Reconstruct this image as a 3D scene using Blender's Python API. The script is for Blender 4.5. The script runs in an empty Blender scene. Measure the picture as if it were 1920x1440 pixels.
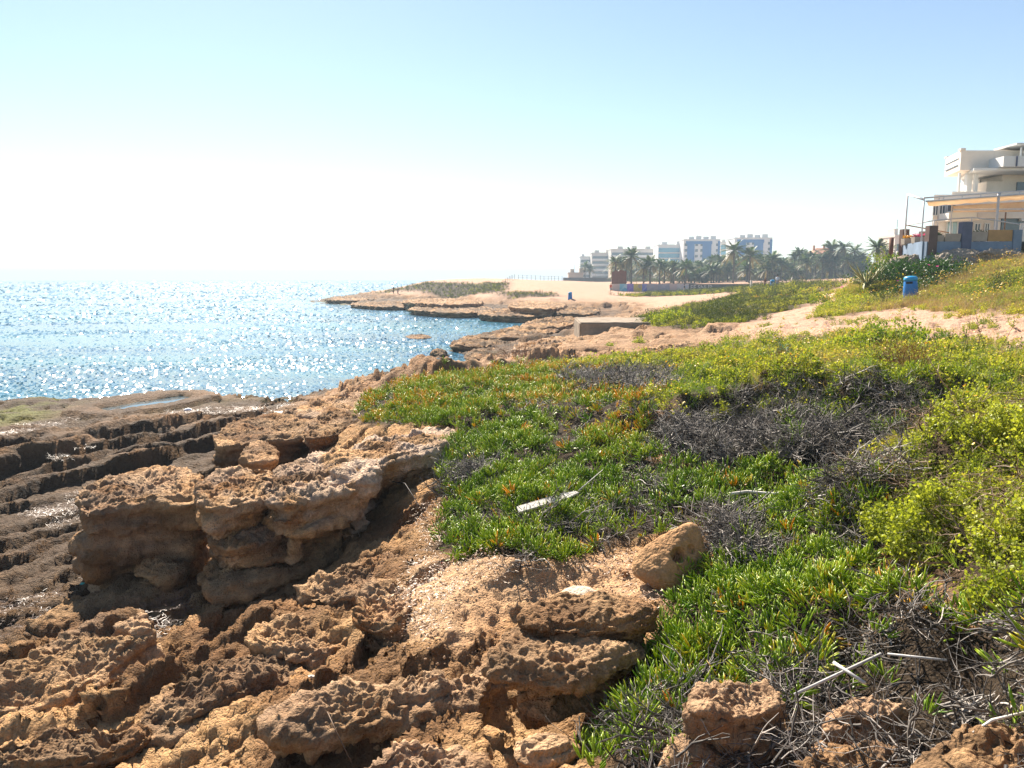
import bpy, bmesh, math, random
import numpy as np
from mathutils import Vector, Matrix, Euler

# ------------------------------------------------------------------ camera, sky, sun, exposure
S = bpy.context.scene
COL = S.collection
EYE, FPX, W0, H0, HORIZON = 4.6, 1450.0, 1920.0, 1440.0, 524.0
PITCH = math.atan((H0 / 2 - HORIZON) / FPX)
cam_data = bpy.data.cameras.new('camera')
cam_data.sensor_width = 36.0
cam_data.lens = 36.0 * FPX / W0
cam_data.clip_start, cam_data.clip_end = 0.1, 20000.0
cam = bpy.data.objects.new('camera', cam_data)
COL.objects.link(cam)
cam.location = (0, 0, EYE)
cam.rotation_euler = (math.pi / 2 - PITCH, 0, 0)
S.camera = cam

SUN_EL, SUN_AZ = math.radians(40), math.radians(-21)      # azimuth from +Y towards +X
world = bpy.data.worlds.new('World')
S.world = world
world.use_nodes = True
wn = world.node_tree.nodes
sky = wn.new('ShaderNodeTexSky')
sky.sky_type = 'NISHITA'
sky.sun_disc = False
sky.sun_elevation = SUN_EL
sky.sun_rotation = SUN_AZ
sky.air_density, sky.dust_density, sky.ozone_density = 1.0, 0.15, 0.5
world.node_tree.links.new(sky.outputs[0], wn['Background'].inputs[0])
wn['Background'].inputs[1].default_value = 0.053
sd = bpy.data.lights.new('sun', 'SUN')
sd.energy, sd.angle, sd.color = 5.0, math.radians(0.55), (1.0, 0.90, 0.76)
sun = bpy.data.objects.new('sun', sd)
COL.objects.link(sun)
SUNV = Vector((math.cos(SUN_EL) * math.sin(SUN_AZ), math.cos(SUN_EL) * math.cos(SUN_AZ), math.sin(SUN_EL)))
sun.rotation_euler = SUNV.to_track_quat('Z', 'Y').to_euler()
S.view_settings.view_transform = 'Standard'
S.view_settings.look = 'None'
S.view_settings.gamma = 1.0
S.view_settings.use_curve_mapping = False
S.view_settings.exposure = 1.55
S.render.engine = 'CYCLES'
S.cycles.use_denoising = True
S.cycles.max_bounces = 6
S.cycles.diffuse_bounces = 2
S.cycles.transmission_bounces = 4
S.cycles.transparent_max_bounces = 8
S.cycles.volume_bounces = 0

rng = np.random.default_rng(7)
random.seed(7)

# ------------------------------------------------------------------ numeric helpers
def _h(ix, iy, iz):
    h = (ix.astype(np.uint32) * np.uint32(374761393) + iy.astype(np.uint32) * np.uint32(668265263)
         + iz.astype(np.uint32) * np.uint32(2246822519))
    h = (h ^ (h >> np.uint32(13))) * np.uint32(1274126177)
    h = h ^ (h >> np.uint32(16))
    return (h & np.uint32(0xffff)).astype(np.float32) / 65535.0

def noise2(x, y, seed=0):
    """value noise in 0..1"""
    x = np.asarray(x, np.float64); y = np.asarray(y, np.float64)
    xf, yf = np.floor(x), np.floor(y)
    ix, iy = xf.astype(np.int64), yf.astype(np.int64)
    fx, fy = (x - xf).astype(np.float32), (y - yf).astype(np.float32)
    fx = fx * fx * fx * (fx * (fx * 6 - 15) + 10); fy = fy * fy * fy * (fy * (fy * 6 - 15) + 10)
    s = np.full(ix.shape, seed, np.int64)
    a = _h(ix, iy, s); b = _h(ix + 1, iy, s); c = _h(ix, iy + 1, s); d = _h(ix + 1, iy + 1, s)
    return (a + (b - a) * fx) * (1 - fy) + (c + (d - c) * fx) * fy

def noise3(x, y, z, seed=0):
    xf, yf, zf = np.floor(x), np.floor(y), np.floor(z)
    ix, iy, iz = xf.astype(np.int64), yf.astype(np.int64), zf.astype(np.int64) + seed * 57
    fx, fy, fz = (x - xf), (y - yf), (z - zf)
    fx = fx * fx * (3 - 2 * fx); fy = fy * fy * (3 - 2 * fy); fz = fz * fz * (3 - 2 * fz)
    def layer(iz):
        a = _h(ix, iy, iz); b = _h(ix + 1, iy, iz); c = _h(ix, iy + 1, iz); d = _h(ix + 1, iy + 1, iz)
        return (a + (b - a) * fx) * (1 - fy) + (c + (d - c) * fx) * fy
    l0, l1 = layer(iz), layer(iz + 1)
    return l0 + (l1 - l0) * fz

def fbm2(x, y, seed=0, octs=4, gain=.5):
    t, a, n = 0.0, 1.0, 0.0
    for i in range(octs):
        t = t + a * noise2(x * 2.03 ** i + 17.1 * i, y * 2.03 ** i - 9.7 * i, seed + i); n += a; a *= gain
    return t / n

def fbm3(x, y, z, seed=0, octs=4, gain=.5):
    t, a, n = 0.0, 1.0, 0.0
    for i in range(octs):
        k = 2.03 ** i
        t = t + a * noise3(x * k + 17.1 * i, y * k - 9.7 * i, z * k + 3.3 * i, seed + i); n += a; a *= gain
    return t / n

def sstep(a, b, x):
    t = np.clip((x - a) / (b - a), 0, 1)
    return t * t * (3 - 2 * t)

CP, SP = math.cos(PITCH), math.sin(PITCH)
def ray(px, py):
    u, v = (px - W0 / 2) / FPX, -(py - H0 / 2) / FPX
    return np.array([u, CP + SP * v, -SP + CP * v])

def at_z(px, py, z):
    """the place on the level z that the photograph shows at a pixel"""
    d = ray(px, py)
    return np.array([0, 0, EYE]) + d * ((z - EYE) / d[2])

def at_y(px, py, y):
    """the place at distance y that the photograph shows at a pixel"""
    d = ray(px, py)
    return np.array([0, 0, EYE]) + d * (y / d[1])

# ------------------------------------------------------------------ the lie of the land (survey points)
SURV = []
for px, py, z in [
    # near foreground
    (0, 1440, 1.15), (150, 1440, 1.2), (300, 1440, 1.32), (550, 1440, 1.55), (800, 1440, 1.72), (1000, 1430, 1.75), (1100, 1440, 1.9),
    (1300, 1440, 2.0), (1500, 1440, 2.2), (1700, 1440, 2.3), (1900, 1440, 2.5),
    (0, 1290, .85), (60, 1170, .72), (0, 1080, .62), (60, 1000, .5), (0, 940, .48), (120, 870, .5), (0, 850, .5),
    (200, 1250, 1.0), (240, 1150, .85), (380, 1150, 1.0), (330, 1330, 1.2), (450, 1220, 1.25), (530, 1120, 1.2), (600, 1240, 1.5), (640, 1120, 1.5), (700, 1330, 1.65),
    (450, 1100, .95), (260, 1070, .7), (620, 1030, 1.2), (700, 1000, 1.5), (780, 1000, 1.75),
    (830, 1050, 1.85), (780, 1150, 1.85), (900, 1150, 1.95), (1000, 1080, 2.05), (1150, 1070, 2.1), (1220, 1130, 2.1), (900, 1300, 1.75), (1060, 1340, 1.5), (970, 1320, 1.5), (1200, 1290, 1.95),
    (1300, 1060, 2.2), (1450, 1150, 2.35), (1700, 1200, 2.6), (1900, 1250, 2.8), (1880, 1080, 2.9), (1680, 1060, 2.6), (1420, 1280, 2.15), (1650, 1290, 2.3), (1850, 1340, 2.45),
    (1500, 950, 2.45), (1350, 960, 2.35), (1900, 850, 3.2), (1780, 900, 2.95), (1700, 780, 3.05), (1500, 780, 2.97), (1340, 790, 2.8), (1240, 890, 2.42), (1400, 900, 2.45), (1580, 900, 2.6),
    (1050, 900, 2.3), (1000, 800, 2.42), (880, 830, 2.2), (850, 940, 1.95), (760, 770, 2.25), (1000, 720, 2.35), (1200, 700, 2.6), (1450, 700, 2.9), (1700, 690, 3.15), (1900, 690, 3.35),
    (685, 780, 1.95), (700, 715, 1.35), (620, 745, 1.2), (560, 770, .9), (480, 790, .62), (420, 870, .6), (560, 850, 1.0), (360, 930, .6),
    (300, 780, .5), (150, 790, .42), (0, 800, .45), (400, 745, .3), (250, 745, .3), (100, 742, .4), (0, 752, .2), (560, 738, .25), (620, 728, .3),
    # along the shore to the block
    (850, 690, 1.6), (1000, 670, 2.0), (900, 675, 1.1), (1100, 660, 2.1), (1200, 640, 2.3), (1330, 650, 2.7), (1480, 640, 2.95), (1000, 640, .7), (930, 655, .45), (1090, 630, 1.6), (1000, 615, .45), (1080, 600, 1.0),
    (870, 683, .4), (850, 640, .4), (900, 632, .5), (980, 605, .45), (1040, 592, .4),
    # path and scrub
    (1900, 612, 3.55), (1700, 600, 3.4), (1500, 600, 3.05), (1707, 566, 3.68), (1600, 575, 3.45), (1400, 605, 2.8), (1370, 595, 2.75), (1230, 600, 2.2), (1300, 565, 2.4), (1250, 585, 1.9), (1450, 560, 3.1), (1540, 553, 3.45),
    # the far headland
    (1150, 575, 1.3), (1030, 575, 1.0), (900, 572, .8), (1069, 558, 2.0), (1145, 549, 2.1), (1250, 555, 2.1), (1350, 548, 2.5), (950, 560, 1.7), (850, 558, 1.2), (760, 560, 1.0), (700, 562, .7), (720, 550, 1.6), (900, 548, 2.4), (960, 548, 2.6),
    (830, 584, .35), (700, 572, .35), (960, 589, .35), (615, 560, .45),
]:
    SURV.append(at_z(px, py, z))
for px, y, z in [   # pixel column, distance, height
    (1900, 25, 4.05), (1900, 33, 4.75), (1800, 37, 4.6), (1740, 41, 4.75), (1850, 41, 5.6), (1920, 40, 5.6), (1750, 45, 6.0), (1690, 47, 5.6), (1640, 52, 5.2), (1590, 52, 4.2), (1650, 40, 4.2), (1900, 60, 6.6), (1750, 65, 6.4),
    (1900, 90, 6.6), (1600, 100, 4.3), (1450, 110, 3.6), (1450, 180, 3.6), (1700, 160, 5.5),
    (800, 165, 4.1), (880, 168, 4.6), (960, 170, 4.7), (1000, 185, 4.4), (1080, 195, 4.2), (1145, 190, 3.2), (1250, 185, 2.6), (1350, 180, 3.0),
    (800, 230, 1.0), (700, 185, 1.8), (650, 185, .6), (700, 240, -1), (900, 300, -1), (600, 215, -1), (540, 170, -1.2), (560, 130, -1.2), (700, 115, -1.2), (850, 95, -1), (980, 88, -1),
    (900, 70, -1), (800, 60, -1.2), (760, 48, -1.2), (820, 44, -1), (600, 70, -1.4), (650, 40, -1.2), (400, 36, -1.2), (100, 34, -1), (-200, 33, -1), (-200, 25, .2), (-300, 12, .4), (-200, 6, .8), (200, 60, -1.5), (200, 150, -1.5), (-300, 100, -1.5),
    (1000, 300, 2), (1150, 260, 3.8), (1400, 260, 4.2), (1650, 260, 5.5), (1000, 600, -1), (1150, 600, 4), (1500, 600, 5), (1900, 600, 6), (1900, 250, 6.5), (2200, 200, 7), (2200, 50, 6.6), (2200, 20, 4.2), (2200, 12, 3.7), (2100, 6, 3.2), (2200, 3.5, 3.0),
    (960, 2.6, 2.1), (1700, 2.4, 2.6), (2400, 2.0, 2.9), (200, 3.2, 1.4), (-400, 3.0, 1.0), (960, 1.2, 2.4), (200, 700, -1.5), (600, 700, -1.5),
]:
    SURV.append(np.array([(px - 960) / FPX * y, y, z]))
SURV = np.array(SURV)

def _uv(x, y):
    yy = np.maximum(y + 1.5, .6)
    return np.stack([x / yy * 3.0, np.log(yy)], -1)

_C = _uv(SURV[:, 0], SURV[:, 1])
def _phi(r2):
    return 0.5 * r2 * np.log(r2 + 1e-12)
_d2 = ((_C[:, None] - _C[None]) ** 2).sum(-1)
_n = len(_C)
_A = np.zeros((_n + 3, _n + 3))
_A[:_n, :_n] = _phi(_d2) + np.eye(_n) * 0.004
_A[:_n, _n:] = np.c_[np.ones(_n), _C]
_A[_n:, :_n] = _A[:_n, _n:].T
_W = np.linalg.solve(_A, np.r_[SURV[:, 2], 0, 0, 0])

def base_z(x, y):
    x = np.asarray(x, float); y = np.asarray(y, float)
    sh = x.shape
    q = _uv(x.ravel(), y.ravel())
    out = np.empty(len(q))
    for i in range(0, len(q), 40000):
        p = q[i:i + 40000]
        d2 = ((p[:, None] - _C[None]) ** 2).sum(-1)
        out[i:i + 40000] = _phi(d2) @ _W[:_n] + _W[_n] + p @ _W[_n + 1:]
    return out.reshape(sh)

_tt = np.geomspace(1.8, 700, 700)
def ground(px, py):
    """first point where the line of sight of a pixel meets the land"""
    d = ray(px, py)
    P = np.array([0, 0, EYE])[None] + d[None] / d[1] * _tt[:, None]
    b = base_z(P[:, 0], P[:, 1])
    k = np.where(P[:, 2] <= np.maximum(b, 0))[0]
    if len(k) == 0:
        return P[-1]
    k = max(k[0], 1)
    g0, g1 = P[k - 1, 2] - max(b[k - 1], 0), P[k, 2] - max(b[k], 0)
    t = g0 / (g0 - g1 + 1e-9)
    return P[k - 1] + (P[k] - P[k - 1]) * t

def gpoly(pts):
    return np.array([ground(*p)[:2] for p in pts])

def inpoly(x, y, poly):
    c = np.zeros(x.shape, bool)
    j = len(poly) - 1
    for i in range(len(poly)):
        xi, yi = poly[i]; xj, yj = poly[j]
        m = ((yi > y) != (yj > y)) & (x < (xj - xi) * (y - yi) / (yj - yi + 1e-12) + xi)
        c ^= m
        j = i
    return c

def segdist(x, y, poly, closed=True):
    """distance to a polyline, side (>0 left of the walk) and run along it"""
    best = np.full(x.shape, 1e9); side = np.zeros(x.shape); run = np.zeros(x.shape)
    acc = 0.0
    n = len(poly)
    for i in range(n if closed else n - 1):
        a, b = poly[i], poly[(i + 1) % n]
        e = b - a; L = math.hypot(*e) + 1e-9
        t = np.clip(((x - a[0]) * e[0] + (y - a[1]) * e[1]) / L ** 2, 0, 1)
        dx, dy = x - a[0] - e[0] * t, y - a[1] - e[1] * t
        d = np.hypot(dx, dy)
        m = d < best
        best = np.where(m, d, best)
        side = np.where(m, np.sign(e[0] * dy - e[1] * dx), side)
        run = np.where(m, acc + t * L, run)
        acc += L
    return best, side, run, acc

def softmask(x, y, poly, soft):
    d, _, _, _ = segdist(x, y, poly)
    s = np.where(inpoly(x, y, poly), d, -d)
    return sstep(-soft, soft, s)

# ------------------------------------------------------------------ object helpers
def tag(o, label=None, cat=None, group=None, kind=None):
    if label: o['label'] = label
    if cat: o['category'] = cat
    if group: o['group'] = group
    if kind: o['kind'] = kind
    return o

def link(name, me, mat=None, parent=None):
    o = bpy.data.objects.new(name, me)
    COL.objects.link(o)
    if mat is not None and me is not None and not me.materials:
        me.materials.append(mat)
    if parent is not None:
        o.parent = parent
    return o

def empty(name, loc=(0, 0, 0), rz=0):
    o = bpy.data.objects.new(name, None)
    COL.objects.link(o)
    o.location = loc
    o.rotation_euler = (0, 0, rz)
    o.empty_display_size = .2
    return o

def mesh_np(name, V, F, smooth=True, cols=None):
    """mesh from arrays; F is an (n,3) or (n,4) index array or a list of such arrays"""
    me = bpy.data.meshes.new(name)
    Fs = F if isinstance(F, list) else [F]
    V = np.ascontiguousarray(V, np.float32)
    me.vertices.add(len(V)); me.vertices.foreach_set('co', V.ravel())
    tot = np.concatenate([np.full(len(f), f.shape[1]) for f in Fs])
    idx = np.concatenate([f.ravel() for f in Fs])
    me.loops.add(len(idx)); me.loops.foreach_set('vertex_index', idx.astype(np.int32))
    me.polygons.add(len(tot))
    me.polygons.foreach_set('loop_start', (np.cumsum(tot) - tot).astype(np.int32))
    me.polygons.foreach_set('loop_total', tot.astype(np.int32))
    if smooth:
        me.polygons.foreach_set('use_smooth', np.ones(len(tot), bool))
    if cols is not None:
        for nm, c in cols.items():
            c = np.asarray(c, np.float32)
            if c.ndim == 1:
                a = me.attributes.new(nm, 'FLOAT', 'POINT'); a.data.foreach_set('value', c)
            else:
                a = me.attributes.new(nm, 'FLOAT_COLOR', 'POINT')
                a.data.foreach_set('color', np.c_[c, np.ones(len(c))].astype(np.float32).ravel())
    me.update(); me.validate()
    return me

def grid_faces(nr, nc, wrap=False):
    r, c = np.meshgrid(np.arange(nr - 1), np.arange(nc if wrap else nc - 1), indexing='ij')
    c2 = (c + 1) % nc
    return np.stack([r * nc + c, r * nc + c2, (r + 1) * nc + c2, (r + 1) * nc + c], -1).reshape(-1, 4)

class MB:
    """collects simple shapes into one mesh"""
    def __init__(s): s.v, s.f = [], []
    def add(s, vs, fs):
        b = len(s.v); s.v += [tuple(v) for v in vs]; s.f += [tuple(b + i for i in f) for f in fs]; return s
    def box(s, x0, x1, y0, y1, z0, z1, M=None):
        vs = [Vector(p) for p in ((x0, y0, z0), (x1, y0, z0), (x1, y1, z0), (x0, y1, z0), (x0, y0, z1), (x1, y0, z1), (x1, y1, z1), (x0, y1, z1))]
        if M is not None: vs = [M @ v for v in vs]
        return s.add(vs, [(0, 3, 2, 1), (4, 5, 6, 7), (0, 1, 5, 4), (1, 2, 6, 5), (2, 3, 7, 6), (3, 0, 4, 7)])
    def tube(s, pts, rads, n=6, cap=True):
        pts = [Vector(p) for p in pts]
        if not hasattr(rads, '__len__'): rads = [rads] * len(pts)
        rings = []
        for i, p in enumerate(pts):
            t = (pts[min(i + 1, len(pts) - 1)] - pts[max(i - 1, 0)])
            t = t.normalized() if t.length > 1e-9 else Vector((0, 0, 1))
            a = t.cross(Vector((0, 0, 1)) if abs(t.z) < .95 else Vector((1, 0, 0))).normalized()
            b = t.cross(a)
            rings.append([p + (a * math.cos(2 * math.pi * k / n) + b * math.sin(2 * math.pi * k / n)) * rads[i] for k in range(n)])
        vs = [v for r in rings for v in r]
        fs = [(i * n + k, i * n + (k + 1) % n, (i + 1) * n + (k + 1) % n, (i + 1) * n + k) for i in range(len(pts) - 1) for k in range(n)]
        if cap: fs += [tuple(range(n - 1, -1, -1)), tuple(range((len(pts) - 1) * n, len(pts) * n))]
        return s.add(vs, fs)
    def lathe(s, prof, n=20, M=None):
        vs = []
        for r, z in prof:
            for k in range(n):
                v = Vector((r * math.cos(2 * math.pi * k / n), r * math.sin(2 * math.pi * k / n), z))
                vs.append(M @ v if M is not None else v)
        m = len(prof)
        fs = [(i * n + k, i * n + (k + 1) % n, (i + 1) * n + (k + 1) % n, (i + 1) * n + k) for i in range(m - 1) for k in range(n)]
        fs += [tuple(range(n - 1, -1, -1)), tuple(range((m - 1) * n, m * n))]
        return s.add(vs, fs)
    def prism(s, poly, z0, z1):
        n = len(poly)
        vs = [(p[0], p[1], z0) for p in poly] + [(p[0], p[1], z1) for p in poly]
        return s.add(vs, [tuple(range(n - 1, -1, -1)), tuple(range(n, 2 * n))] + [(i, (i + 1) % n, n + (i + 1) % n, n + i) for i in range(n)])
    def mesh(s, name, smooth=False):
        me = bpy.data.meshes.new(name); me.from_pydata(s.v, [], s.f)
        bm = bmesh.new(); bm.from_mesh(me); bmesh.ops.recalc_face_normals(bm, faces=bm.faces); bm.to_mesh(me); bm.free()
        if smooth: me.polygons.foreach_set('use_smooth', np.ones(len(me.polygons), bool))
        return me
    def build(s, name, mat, parent=None, smooth=False, bevel=0):
        o = link(name, s.mesh(name, smooth), mat, parent)
        if bevel:
            b = o.modifiers.new('bevel', 'BEVEL'); b.width = bevel; b.segments = 2; b.limit_method = 'ANGLE'
        return o

# ------------------------------------------------------------------ materials
class NT:
    def __init__(s, name):
        s.m = bpy.data.materials.new(name); s.m.use_nodes = True
        s.t = s.m.node_tree; s.t.nodes.clear()
        s.out = s.n('ShaderNodeOutputMaterial')
    def n(s, typ, **kw):
        nd = s.t.nodes.new(typ)
        for k, v in kw.items(): setattr(nd, k, v)
        return nd
    def l(s, a, b): s.t.links.new(a, b)
    def val(s, nd, key, v):
        if v is None: return
        if hasattr(v, 'links') or isinstance(v, bpy.types.NodeSocket): s.l(v, nd.inputs[key])
        else: nd.inputs[key].default_value = v
    def coord(s, kind='Object'):
        return s.n('ShaderNodeTexCoord').outputs[kind]
    def geo(s): return s.n('ShaderNodeNewGeometry').outputs['Position']
    def mapping(s, vec, scale=(1, 1, 1), rot=(0, 0, 0)):
        m = s.n('ShaderNodeMapping'); s.l(vec, m.inputs[0]); m.inputs['Scale'].default_value = scale; m.inputs['Rotation'].default_value = rot
        return m.outputs[0]
    def noise(s, vec, scale, detail=4, rough=.55, dist=0, out=0):
        t = s.n('ShaderNodeTexNoise'); s.l(vec, t.inputs['Vector'])
        t.inputs['Scale'].default_value = scale; t.inputs['Detail'].default_value = detail
        t.inputs['Roughness'].default_value = rough; t.inputs['Distortion'].default_value = dist
        return t.outputs[out]
    def voro(s, vec, scale, feature='F1', rnd=1.0, out=0):
        t = s.n('ShaderNodeTexVoronoi', feature=feature); s.l(vec, t.inputs['Vector']); t.inputs['Scale'].default_value = scale
        t.inputs['Randomness'].default_value = rnd
        return t.outputs[out]
    def ramp(s, fac, stops):
        r = s.n('ShaderNodeValToRGB'); s.l(fac, r.inputs[0]); e = r.color_ramp.elements
        while len(e) < len(stops): e.new(.5)
        for el, (p, c) in zip(e, stops):
            el.position = p; el.color = (c, c, c, 1) if not hasattr(c, '__len__') else (*c, 1)
        return r.outputs[0]
    def mix(s, fac, a, b, typ='MIX'):
        m = s.n('ShaderNodeMix', data_type='RGBA', blend_type=typ)
        s.val(m, 0, fac)
        for k, v in ((6, a), (7, b)):
            if isinstance(v, (tuple, list)): v = (*v, 1)[:4]
            s.val(m, k, v)
        return m.outputs[2]
    def math(s, op, a, b=None, c=None):
        m = s.n('ShaderNodeMath', operation=op); s.val(m, 0, a)
        if b is not None: s.val(m, 1, b)
        if c is not None: s.val(m, 2, c)
        return m.outputs[0]
    def attr(s, name, kind='GEOMETRY', out='Color'):
        a = s.n('ShaderNodeAttribute', attribute_name=name, attribute_type=kind); return a.outputs[out]
    def bump(s, h, dist, strength=1.0, normal=None):
        b = s.n('ShaderNodeBump'); s.l(h, b.inputs['Height']); b.inputs['Distance'].default_value = dist; b.inputs['Strength'].default_value = strength
        if normal is not None: s.l(normal, b.inputs['Normal'])
        return b.outputs[0]
    def bsdf(s, color, rough=.8, spec=.3, normal=None, metal=0, **kw):
        p = s.n('ShaderNodeBsdfPrincipled')
        if isinstance(color, (tuple, list)): color = (*color, 1)[:4]
        s.val(p, 'Base Color', color); s.val(p, 'Roughness', rough); s.val(p, 'Specular IOR Level', spec); s.val(p, 'Metallic', metal)
        if normal is not None: s.l(normal, p.inputs['Normal'])
        for k, v in kw.items(): s.val(p, k, v)
        return p
    def done(s, shader):
        s.l(shader.outputs[0] if hasattr(shader, 'outputs') else shader, s.out.inputs[0]); return s.m

def plain(name, col, rough=.7, spec=.3, var=.15, scale=6, bump=0, metal=0):
    """paint / plaster / cloth: one colour with blotchy wear"""
    t = NT(name); c = t.coord()
    nz = t.noise(c, scale, 6, .65)
    f = t.ramp(nz, [(.3, 1 - var), (.7, 1 + var * .5)])
    colr = t.mix(1, tuple(col), f, 'MULTIPLY')
    nrm = t.bump(t.noise(c, scale * 6, 4), bump) if bump else None
    return t.done(t.bsdf(colr, rough, spec, nrm, metal))

def leafmat(name, ca, cb, trans=.45, rough=.45, spec=.4, tint=True, cc=None):
    """backlit foliage: colour runs from ca to cb with the clump's own tint, part of the light passes through"""
    t = NT(name)
    tv = t.attr('tint', 'INSTANCER', 'Fac')
    vc = t.attr('lc', 'GEOMETRY', 'Fac')
    f = t.math('ADD', tv, t.math('MULTIPLY_ADD', vc, .5, -.25)) if tint else vc
    stops = [(0.0, ca), (.6 if cc else 1.0, cb)] + ([(1.0, cc)] if cc else [])
    col = t.ramp(f, stops)
    p = t.bsdf(col, rough, spec)
    tr = t.n('ShaderNodeBsdfTranslucent')
    t.l(t.mix(1, col, (1.0, 1.0, .55), 'MULTIPLY'), tr.inputs[0])
    m = t.n('ShaderNodeMixShader'); m.inputs[0].default_value = trans
    t.l(p.outputs[0], m.inputs[1]); t.l(tr.outputs[0], m.inputs[2])
    return t.done(m)

# rock: colour from the 'col' attribute (sand, ochre limestone, wet dark shelf, painted shade on far low rock, weed), pitted relief
def rockmat(name, use_attr=True, ca=(.42, .27, .155), cb=(.25, .155, .09), bump=1.5, fine=1.0):
    t = NT(name); c = t.geo()
    n1 = t.noise(c, 1.3, 6, .6); n2 = t.noise(c, 9, 6, .7); n3 = t.noise(c, 55, 5, .7)
    v1 = t.voro(c, 16, 'SMOOTH_F1'); v2 = t.voro(c, 42)
    pit = t.ramp(v2, [(.0, 0), (.55, 1)])
    if use_attr:
        base = t.attr('col')
        fg = t.attr('fine', 'GEOMETRY', 'Fac')
    else:
        base = t.mix(t.ramp(n1, [(.35, 0), (.65, 1)]), ca, cb); fg = None
    colr = t.mix(1, base, t.ramp(n2, [(.25, .62), (.5, .95), (.75, 1.25)]), 'MULTIPLY')
    colr = t.mix(1, colr, t.ramp(n3, [(.3, .72), (.7, 1.2)]), 'MULTIPLY')
    colr = t.mix(t.ramp(n1, [(.45, 0), (.75, .35)]), colr, t.mix(1, colr, (1.12, .8, .58), 'MULTIPLY'))
    h = t.math('ADD', t.math('MULTIPLY', v1, .8), t.math('ADD', t.math('MULTIPLY', n2, .9), t.math('ADD', t.math('MULTIPLY', pit, .3), t.math('MULTIPLY', n3, .45))))
    b = t.n('ShaderNodeBump'); t.l(h, b.inputs['Height']); b.inputs['Distance'].default_value = .05 * bump
    if fg is not None: t.l(fg, b.inputs['Strength'])
    else: b.inputs['Strength'].default_value = .85
    wet = t.attr('wet', 'GEOMETRY', 'Fac')
    rough = t.math('SUBTRACT', .92, t.math('MULTIPLY', wet, .45))
    return t.done(t.bsdf(colr, rough, .14, b.outputs[0]))

M_GROUND = rockmat('coast_ground')
M_ROCK = rockmat('ochre_limestone')

# ------------------------------------------------------------------ zones on the ground
Z_ICE = gpoly([(668, 775), (690, 745), (760, 718), (900, 702), (1040, 682), (1150, 684), (1240, 740), (1225, 800), (1205, 860), (1300, 878), (1450, 888), (1560, 900), (1640, 900), (1660, 960), (1640, 1060), (1680, 1100),
               (1700, 1150), (1820, 1180), (1790, 1215), (1600, 1220), (1440, 1255), (1300, 1300), (1180, 1440), (1090, 1430), (1130, 1330), (1165, 1270), (1235, 1190), (1260, 1130), (1330, 1100), (1345, 1040), (1310, 985),
               (1200, 1010), (1100, 1040), (980, 1045), (880, 1050), (800, 1025), (840, 975), (835, 930), (815, 890), (825, 845), (872, 815), (800, 795), (720, 805), (675, 800)])
Z_MEADOW = gpoly([(1000, 692), (1150, 674), (1300, 664), (1400, 645), (1500, 636), (1640, 626), (1720, 634), (1800, 641), (1920, 662), (2050, 710), (2100, 900), (1920, 1000), (1700, 900), (1770, 795), (1560, 788), (1300, 805), (1240, 800), (1235, 750), (1150, 690)])
Z_SHRUB = gpoly([(1780, 800), (1900, 770), (2050, 780), (2100, 1000), (2000, 1200), (1900, 1190), (1830, 1160), (1730, 1090), (1650, 1010), (1670, 890)])
Z_DEAD = [gpoly(p) for p in (
    [(1225, 845), (1290, 792), (1430, 772), (1560, 766), (1740, 782), (1720, 840), (1650, 868), (1560, 890), (1400, 880), (1260, 872)],
    [(1570, 990), (1640, 940), (1690, 925), (1690, 980), (1655, 1045), (1580, 1065)],
    [(1440, 1262), (1600, 1212), (1750, 1190), (1920, 1130), (2000, 1150), (2000, 1500), (1480, 1500), (1470, 1340)],
    [(1050, 718), (1150, 702), (1260, 705), (1265, 742), (1100, 748)],
    [(1318, 1000), (1400, 985), (1425, 1050), (1350, 1095)],
    [(985, 985), (1150, 930), (1310, 925), (1270, 1000), (1080, 1015)],
    [(845, 925), (875, 880), (905, 885), (890, 920)],
    [(1100, 1480), (1180, 1350), (1290, 1290), (1450, 1290), (1460, 1480)])]
Z_SAND = gpoly([(770, 1070), (830, 1045), (1000, 1040), (1200, 1030), (1280, 1080), (1260, 1130), (1180, 1130), (980, 1130), (930, 1180), (860, 1230), (770, 1210), (740, 1160)])
Z_POOL = np.array([at_z(px, py, .42)[:2] for px, py in ((180, 771), (215, 760), (270, 752), (330, 744), (352, 746), (310, 757), (262, 768), (215, 774))])
POOL_Z = .42
Z_WEED = gpoly([(-30, 765), (60, 750), (135, 744), (150, 756), (70, 778), (-30, 800)])
Z_SCRUB = gpoly([(1180, 608), (1290, 572), (1380, 556), (1500, 540), (1532, 556), (1510, 575), (1430, 590), (1410, 604), (1260, 618)])
Z_BANK = np.array([at_y(1530, 585, 29)[:2], at_y(1720, 576, 30)[:2], at_y(1790, 592, 24)[:2], at_y(1960, 612, 19)[:2], (30, 24), (33, 40), (27.5, 41.8), (24.2, 42.2), (21.8, 44.5), (20, 55), (17, 62), (22, 50), at_y(1590, 545, 47)[:2]])
Z_BANK = np.array([Z_BANK[i] for i in (0, 1, 2, 3, 4, 5, 6, 7, 8, 9, 10, 12)])
Z_MOUND = gpoly([(690, 550), (780, 534), (850, 530), (955, 530), (945, 549), (900, 550), (800, 549)])
Z_MOUND2 = gpoly([(930, 552), (1030, 549), (1050, 556), (960, 560)])
Z_LAWN = gpoly([(1145, 553), (1300, 547), (1420, 540), (1440, 546), (1330, 551), (1230, 556)])
Z_FARSCRUB = gpoly([(1380, 547), (1420, 538), (1530, 532), (1580, 536), (1530, 552), (1400, 556)])

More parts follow.
